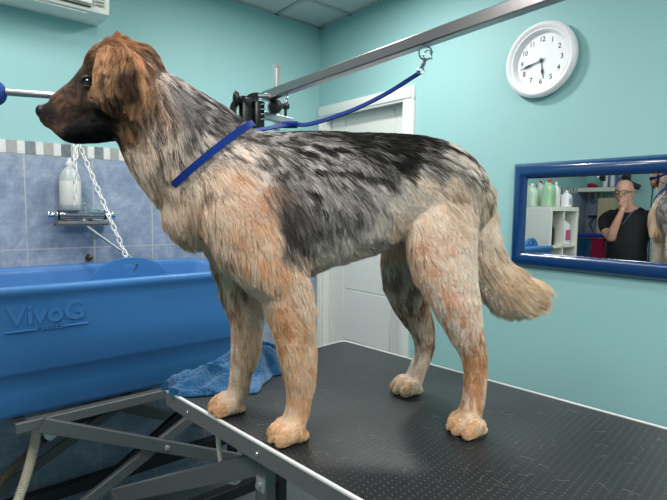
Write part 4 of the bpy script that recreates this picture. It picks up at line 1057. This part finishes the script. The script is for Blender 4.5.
# --- value noise
_tab = rng.random((64, 64, 64)).astype(np.float32)
def vnoise(p):
    p = np.asarray(p, np.float64); i = np.floor(p).astype(int); f = p-i; f = f*f*(3-2*f); r = 0
    for dx in (0, 1):
        for dy in (0, 1):
            for dz in (0, 1):
                w_ = (f[:, 0] if dx else 1-f[:, 0])*(f[:, 1] if dy else 1-f[:, 1])*(f[:, 2] if dz else 1-f[:, 2])
                r = r+w_*_tab[(i[:, 0]+dx) % 64, (i[:, 1]+dy) % 64, (i[:, 2]+dz) % 64]
    return r
def lin(c): 
    c = np.asarray(c, float)/255; return np.where(c <= .04045, c/12.92, ((c+.055)/1.055)**2.4)
C_ = np.array(COAT, float)
for k_ in (3, 6):                                   # pale hairs are nearly white
    lt_ = (C_[:, k_+2] > 125) & (C_[:, k_]-C_[:, k_+2] >= 14); C_[lt_, k_:k_+3] += (np.array([246, 238, 230])-C_[lt_, k_:k_+3])*.34
nk_ = (C_[:, 0] < -.22) & (C_[:, 0] > -.41) & (C_[:, 2] > .53) & (C_[:, 3] < 100); C_[nk_, 9] -= .07
gm_ = (C_[:, 3]-C_[:, 5] < 14); C_[gm_, 3:6] *= .86
gm_ = (C_[:, 6]-C_[:, 8] < 14); C_[gm_, 6:9] *= .84
midl = (C_[:, 1] < .05) & (C_[:, 2] > .36) | ((C_[:, 1] < .05) & (C_[:, 0] > -.2) & (C_[:, 0] < .12) & (C_[:, 2] > .26)) | (C_[:, 0] > .28)     # mirrored to the far side
tors = C_[midl].copy(); tors[:, 1] *= -1
C2 = np.vstack([C_, tors])
far = C_[(C_[:, 1] < -.05) & (C_[:, 2] <= .40) & (~midl) & (C_[:, 2] > .30)].copy(); far[:, 1] *= -1; C2 = np.vstack([C2, far])
CP = C2[:, :3]; CA = lin(C2[:, 3:6]); CB = lin(C2[:, 6:9]); CF = C2[:, 9]; CL = C2[:, 10]; CD = np.radians(C2[:, 11])
def coat(p, seed=0):
    """per point: colour, hair length, comb direction from the coat table, with mottling"""
    N = len(p); col = np.zeros((N, 3)); ln = np.zeros(N); dr = np.zeros((N, 3))
    jit = np.stack([vnoise(p*45+k*7.3)-.5 for k in range(2)], 1)*.030
    for s0 in range(0, N, 20000):
        q = p[s0:s0+20000].copy(); j_ = jit[s0:s0+20000]
        d2 = (q[:, None, 0]+j_[:, None, 0]-CP[None, :, 0])**2+.55*(q[:, None, 1]-CP[None, :, 1])**2+(q[:, None, 2]+j_[:, None, 1]-CP[None, :, 2])**2
        head = (q[:, 0] < -.40) & (q[:, 2] > .55)
        sg = np.where(head, .009, .016)[:, None]
        w_ = np.exp(-(d2-d2.min(1)[:, None])/(2*sg**2)); w_ /= w_.sum(1)[:, None]
        A = w_@CA; B = w_@CB; f = w_@CF; ln[s0:s0+20000] = w_@CL
        ax = w_@np.cos(CD); az = -(w_@np.sin(CD)); dr[s0:s0+20000] = np.stack([ax, 0*ax, az], 1)
        th = np.arctan2(az, ax); c_, s_ = np.cos(th), np.sin(th)
        al = q[:, 0]*c_+q[:, 2]*s_; ac = -q[:, 0]*s_+q[:, 2]*c_
        m1 = vnoise(np.stack([al*38, ac*85, q[:, 1]*90], 1)+3.1); m2 = vnoise(np.stack([al*90, ac*330, q[:, 1]*200], 1)+9.7)
        m_ = .58*m1+.42*m2
        k = 1/(1+np.exp(-(m_-(1-f)*.56-.16)*np.where(A.mean(1) < .12, 30, 32)))
        col[s0:s0+20000] = A*(1-k)[:, None]+B*k[:, None]
    return col, ln, dr

def vcol_mat(name, attr, rough, spec):
    m = bpy.data.materials.new(name); m.use_nodes = True; nt = m.node_tree; b = nt.nodes['Principled BSDF']
    a = nt.nodes.new('ShaderNodeAttribute'); a.attribute_name = attr; nt.links.new(a.outputs['Color'], b.inputs['Base Color'])
    b.inputs['Roughness'].default_value = rough; b.inputs['Specular IOR Level'].default_value = spec; return m
bc, _, _ = coat(co_.astype(float))
at = bme.color_attributes.new('coat', 'FLOAT_COLOR', 'POINT')
at.data.foreach_set('color', np.concatenate([bc*.85, np.ones((n, 1))], 1).astype(np.float32).ravel())
bme.materials.append(vcol_mat('dog skin under fur', 'coat', .8, .2))

# --- nose, eyes, claws
bm = bmesh.new()
ball(bm, (-.5700, 0, .6060), .0165, 18, (.80, 1.05, .85)); ball(bm, (-.5655, 0, .593), .010, 12, (.8, .6, 1.3))
nme = remesh(bm, .0018, 3); nme.materials.append(M['nose']); no = bpy.data.objects.new('nose', nme); COL.objects.link(no); no.parent = dog
for s_ in (-1, 1):
    bm = bmesh.new(); ball(bm, (-.5765, s_*.0095, .6050), .0042, 10, (1, .7, .8)); obj('nostril', bm, M['ac_dark'], no, local=True)
eyes = []
for s_ in (-1, 1):
    h = bvh.ray_cast(Vector((-.480, s_*.3, .6515)), Vector((0, -s_, 0)))
    p = h[0]-Vector((0, s_*.0045, 0)); eyes.append(p)
    bm = bmesh.new(); ball(bm, p+Vector((-.003, 0, 0)), .0105, 18); obj('eye', bm, M['eye'], dog, local=True)
    e_ = dog.children[-1]
    bm = bmesh.new(); tube(bm, [p+Vector((-.0155, s_*.0015, -.001)), p+Vector((-.009, s_*.0075, .0075)), p+Vector((.003, s_*.0085, .0075)), p+Vector((.0105, s_*.004, .0))], .0026, 8, 4)
    tube(bm, [p+Vector((-.0155, s_*.0015, -.001)), p+Vector((-.007, s_*.0085, -.0068)), p+Vector((.003, s_*.0085, -.0065)), p+Vector((.0105, s_*.004, .0))], .0022, 8, 4)
    obj('eyelid', bm, M['nose'], dog, local=True)
for k, hx in (('front_near', -.166), ('front_far', -.280), ('thigh_near', .187), ('thigh_far', .144)):
    yc = DOG[k][-1][1]-.010
    for dy, dx in ((-.030, .013), (-.0105, 0), (.0105, -.001), (.030, .011)):
        bm = bmesh.new(); x = hx+dx-.004; tube(bm, [(x+.010, yc+dy*1.05, .011), (x-.001, yc+dy*1.08, .0095), (x-.008, yc+dy*1.1, .0045)], .003, 8, 3, rfun=lambda t: .0034*(1-.75*t)); obj('claw', bm, M['claw'], dog, local=True)

# --- noose path round the neck: plane through withers and throat
NA = Vector((-.343, 0, .478)); NB = Vector((-.203, 0, .600)); e1 = (NB-NA).normalized(); cen = (NA+NB)/2; pn = Vector((-e1.z, 0, e1.x))
loop = []
for k in range(72):
    th = 2*PI*k/72; d_ = e1*math.cos(th)+Vector((0, 1, 0))*math.sin(th)
    h = bvh.ray_cast(cen+d_*.4, -d_)
    loop.append(((h[0]-cen).length, d_))
rad = [r for r, _ in loop]; rad = [sum(rad[(i+j) % 72] for j in (-3, -2, -1, 0, 1, 2, 3))/7 for i in range(72)]

def fur(N):
    me = bme; T = [(t.vertices[0], t.vertices[1], t.vertices[2]) for t in (me.calc_loop_triangles() or me.loop_triangles)]
    T = np.array(T); a, b, c = co_[T[:, 0]].astype(float), co_[T[:, 1]].astype(float), co_[T[:, 2]].astype(float)
    cr = np.cross(b-a, c-a); ar = np.linalg.norm(cr, axis=1); nrm = cr/(ar[:, None]+1e-12)
    ctr = (a+b+c)/3
    wgt = ar*np.where((ctr[:, 0] < -.40) & (ctr[:, 2] > .55), 2.2, 1.0)*np.where(ctr[:, 2] < .28, 1.5, 1.0)*np.where(ctr[:, 0] > .28, 2.0, 1.0)*np.where(ctr[:, 1] > .03, .6, 1.0)
    vn = np.zeros((n, 3)); 
    for k in range(3): np.add.at(vn, T[:, k], cr)
    vn /= np.linalg.norm(vn, axis=1)[:, None]+1e-12
    idx = rng.choice(len(T), N, p=wgt/wgt.sum()); r1 = np.sqrt(rng.random(N)); r2 = rng.random(N)
    w0, w1, w2 = 1-r1, r1*(1-r2), r1*r2
    p = a[idx]*w0[:, None]+b[idx]*w1[:, None]+c[idx]*w2[:, None]
    nn = vn[T[idx, 0]]*w0[:, None]+vn[T[idx, 1]]*w1[:, None]+vn[T[idx, 2]]*w2[:, None]; nn /= np.linalg.norm(nn, axis=1)[:, None]
    keep = p[:, 2] > .006
    keep &= np.linalg.norm(p-np.array([-.5715, 0, .603]), axis=1) > .018
    for e in eyes: keep &= np.linalg.norm(p-np.array(e), axis=1) > .0125
    p, nn = p[keep], nn[keep]; N = len(p)
    col, ln, dr = coat(p)
    # downward drift on surfaces facing away from the side
    dr = dr+np.stack([0*ln, .15*np.sign(p[:, 1])*(np.abs(nn[:, 2])), 0*ln], 1)
    cl = vnoise(p*70)-.5; cl2 = vnoise(p*70+31)-.5; cl3 = vnoise(p*26+5)-.5
    ang = .55*cl+.55*cl3+rng.normal(0, .10, N)
    c_, s_ = np.cos(ang), np.sin(ang); dr = np.stack([dr[:, 0]*c_-dr[:, 2]*s_, dr[:, 1]+.3*cl2, dr[:, 0]*s_+dr[:, 2]*c_], 1)
    tg = dr-nn*(dr*nn).sum(1)[:, None]; tl = np.linalg.norm(tg, axis=1); tg /= tl[:, None]+1e-6
    lift = .30+.25*(1-np.clip(tl, 0, 1))+rng.normal(0, .05, N)+.25*cl2
    lift = np.where(ln < .012, lift*.8, lift)
    d0 = tg+nn*lift[:, None]; d0 /= np.linalg.norm(d0, axis=1)[:, None]
    ln = ln*(.72+.45*rng.random(N))*(.85+.5*(vnoise(p*55+11)))
    toe_ = (p[:, 2] < .045) & (p[:, 2] > 0); ln = np.where(toe_, np.minimum(ln, .0075), ln)
    dpl = np.abs((p-np.array(cen))@np.array(pn)); near = (dpl < .03) & (p[:, 0] > -.338) & (np.linalg.norm(p-np.array(cen), axis=1) < .17)
    ln = np.where(near, np.minimum(ln, .007+np.maximum(dpl-.006, 0)*.5), ln)
    # end direction: settles against the coat and sags
    d1 = tg*1.0+nn*.02+np.array([0, 0, -.22]); d1 /= np.linalg.norm(d1, axis=1)[:, None]
    K = 6; ts = np.linspace(0, 1, K)
    tipdir = .5*d0+.5*d1
    # tufts
    cs = .010; w3 = np.stack([vnoise(p*60+k) for k in (1, 2, 3)], 1)*.006
    key = np.floor((p+w3)/cs).astype(np.int64); key = (key[:, 0]+500)*1000000+(key[:, 1]+500)*1000+(key[:, 2]+500)
    _, inv = np.unique(key, return_inverse=True); cnt = np.bincount(inv)
    tip = p+tipdir*ln[:, None]; mt_ = np.stack([np.bincount(inv, tip[:, k])/cnt for k in range(3)], 1)[inv]
    mr = np.stack([np.bincount(inv, p[:, k])/cnt for k in range(3)], 1)[inv]
    tuft_tone = rng.normal(1, .15, len(cnt))[inv]
    cf = np.where(ln > .012, .55, .25)
    pts = np.empty((N, K, 3))
    for i, t in enumerate(ts):
        q = p+ln[:, None]*(d0*t+(d1-d0)*.5*t*t)-nn*.0008
        tgt = mr+(mt_-mr)*t
        pts[:, i] = q+(tgt-q)*(cf*t*t)[:, None]
    pts[..., 2] = np.maximum(pts[..., 2], .0005)
    hc = bpy.data.hair_curves.new('fur'); hc.add_curves([K]*N)
    hc.position_data.foreach_set('vector', pts.astype(np.float32).ravel())
    base = np.where(p[:, 2] < .28, .00030, .00036); base = np.where((p[:, 0] < -.40) & (p[:, 2] > .55), .00026, base)
    prof = np.array([1, 1, .92, .78, .55, .18])
    ra = hc.attributes.get('radius') or hc.attributes.new('radius', 'FLOAT', 'POINT')
    ra.data.foreach_set('value', (base[:, None]*prof[None]).astype(np.float32).ravel())
    lum = col.mean(1)[:, None]; col = col*(1+(.45+.55*np.clip((col[:, :1]-col[:, 2:3])/np.maximum(lum, .02)/.35, 0, 1))*np.clip((lum-.06)/.36, 0, 1)); g_ = col.mean(1)[:, None]; col = g_+(col-g_)*.80; col = col*np.array([1.04, .99, .94])
    col = col*np.clip(tuft_tone*rng.normal(1, .15, N), .5, 1.5)[:, None]; mx_ = col.max(1); lim = np.where(mx_ > .55, .55+.33*np.tanh((mx_-.55)/.33), mx_); col = np.clip(col*(lim/np.maximum(mx_, 1e-4))[:, None], .002, .9)
    ca = hc.attributes.new('hair_tone', 'FLOAT_COLOR', 'CURVE')
    ca.data.foreach_set('color', np.concatenate([col, np.ones((N, 1))], 1).astype(np.float32).ravel())
    hc.materials.append(vcol_mat('dog fur', 'hair_tone', .5, .18))
    o = bpy.data.objects.new('fur', hc); COL.objects.link(o); o.parent = dog
if FUR: fur(NFUR)
# loose hairs shed on the mat
lh = bpy.data.hair_curves.new('loose_hair'); NH = 150; lh.add_curves([5]*NH); T_ = wm(tt); P_ = np.empty((NH, 5, 3))
for i in range(NH):
    x, y = random.uniform(.03, .60), random.uniform(-1.1, -.25) if i < 170 else random.uniform(-.75, -.45); a_ = random.uniform(0, PI); L_ = random.uniform(.008, .028); k_ = random.uniform(-1.2, 1.2)
    for j in range(5):
        P_[i, j] = T_ @ Vector((x, y, .9618)); P_[i, j, 2] += .0006*(j % 2)
        x += L_/4*math.cos(a_+k_*j/4); y += L_/4*math.sin(a_+k_*j/4)
lh.position_data.foreach_set('vector', P_.astype(np.float32).ravel())
(lh.attributes.get('radius') or lh.attributes.new('radius', 'FLOAT', 'POINT')).data.foreach_set('value', np.full(NH*5, .00011, np.float32))
lh.materials.append(mat('shed hair', (190, 180, 165), .5)); lo = bpy.data.objects.new('loose_hair', lh); COL.objects.link(lo)
tag(lo, 'short loose pale dog hairs scattered over the black rubber table top', 'hair'); lo['kind'] = 'stuff'

# ================================================================ LEASH
ls = thing('leash', 'blue nylon leash looped round the neck and clipped to the overhead bar', 'leash', DM @ cen)
def ribbon(bm, P, Nrm, w, th, closed=False, sidefix=None):
    rings = []
    m_ = len(P)
    for i, p in enumerate(P):
        q = P[(i+1) % m_] if closed or i < m_-1 else P[i]; o = P[i-1] if closed or i else P[i]
        t = (Vector(q)-Vector(o)).normalized(); nn = Vector(Nrm[i]); nn = (nn-t*nn.dot(t)).normalized(); s = t.cross(nn); p = Vector(p)
        rings.append([p-s*w/2-nn*th/2, p+s*w/2-nn*th/2, p+s*w/2+nn*th/2, p-s*w/2+nn*th/2])
    return skin_rings(bm, rings, closed=closed)
P = [DM @ (cen+d_*(rad[i]+(.0085 if (cen+d_*rad[i]).x > -.338 else .0015))) for i, (_, d_) in enumerate(loop)]; Nn = [DM.to_3x3() @ d_ for _, d_ in loop]
obj('neck_loop', ribbon(bmesh.new(), P, Nn, .0125, .0022, True), M['blue_leash'], ls, angle=30)
startp = DM @ (cen+loop[6][1]*(rad[6]+.012))
ring2 = ringpos[1]
clip_low = Vector((.7788, .6600, 1.676)); clip_top = ring2-Vector((0, .0, .0128))
LP = catmull([tuple(startp), (.655, .935, 1.592), (.690, .905, 1.594), (.736, .820, 1.617), (.762, .735, 1.645), tuple(clip_low)], 8)
for off, nm in ((0, 'lead_strap'),):
    obj(nm, ribbon(bmesh.new(), LP, [(-.45, -.6, .55)]*len(LP), .0115, .003), M['blue_leash'], ls, angle=30)
sl = bmesh.new(); m0 = Vector(LP[8]); tube(sl, [m0-Vector((.012, -.012, 0)), m0+Vector((.012, -.012, 0))], .008, 10); obj('slider', sl, M['blue_leash'], ls)
v_ = (clip_top-clip_low).normalized(); bm = bmesh.new()
torus(bm, clip_low+v_*.004, (.6, .7, 0), .0065, .0015, 20, 8, 1.0); cyl(bm, clip_low+v_*.010, clip_low+v_*.024, .0042, 12, bev=.001); cyl(bm, clip_low+v_*.022, clip_low+v_*.030, .0032, 12)
torus(bm, clip_low+v_*.037, (.6, .7, 0), .0068, .0017, 20, 8, 1.35, up=v_); cyl(bm, clip_low+v_*.030+Vector((.005, -.004, 0)), clip_low+v_*.030+Vector((.010, -.008, 0)), .0014, 8)
obj('snap_hook', bm, M['chrome'], ls)

# ================================================================ CAMERA
cam = bpy.data.cameras.new('camera'); co = bpy.data.objects.new('camera', cam); COL.objects.link(co)
r_ = Vector((.76424, -.64480, .01306)); u_ = Vector((.04349, .07173, .99648)); f_ = Vector((.64347, .76098, -.08286))
mt = Matrix((r_, u_, -f_)).transposed().to_4x4(); mt.translation = (0, 0, 1.4); co.matrix_world = mt
cam.sensor_width = 36; cam.lens = 26.34; cam.clip_start = .02
scene.camera = co
scene.view_settings.view_transform = 'Standard'; scene.view_settings.look = 'None'
scene.view_settings.exposure = 0.30; scene.view_settings.gamma = 1.0; scene.view_settings.use_curve_mapping = False
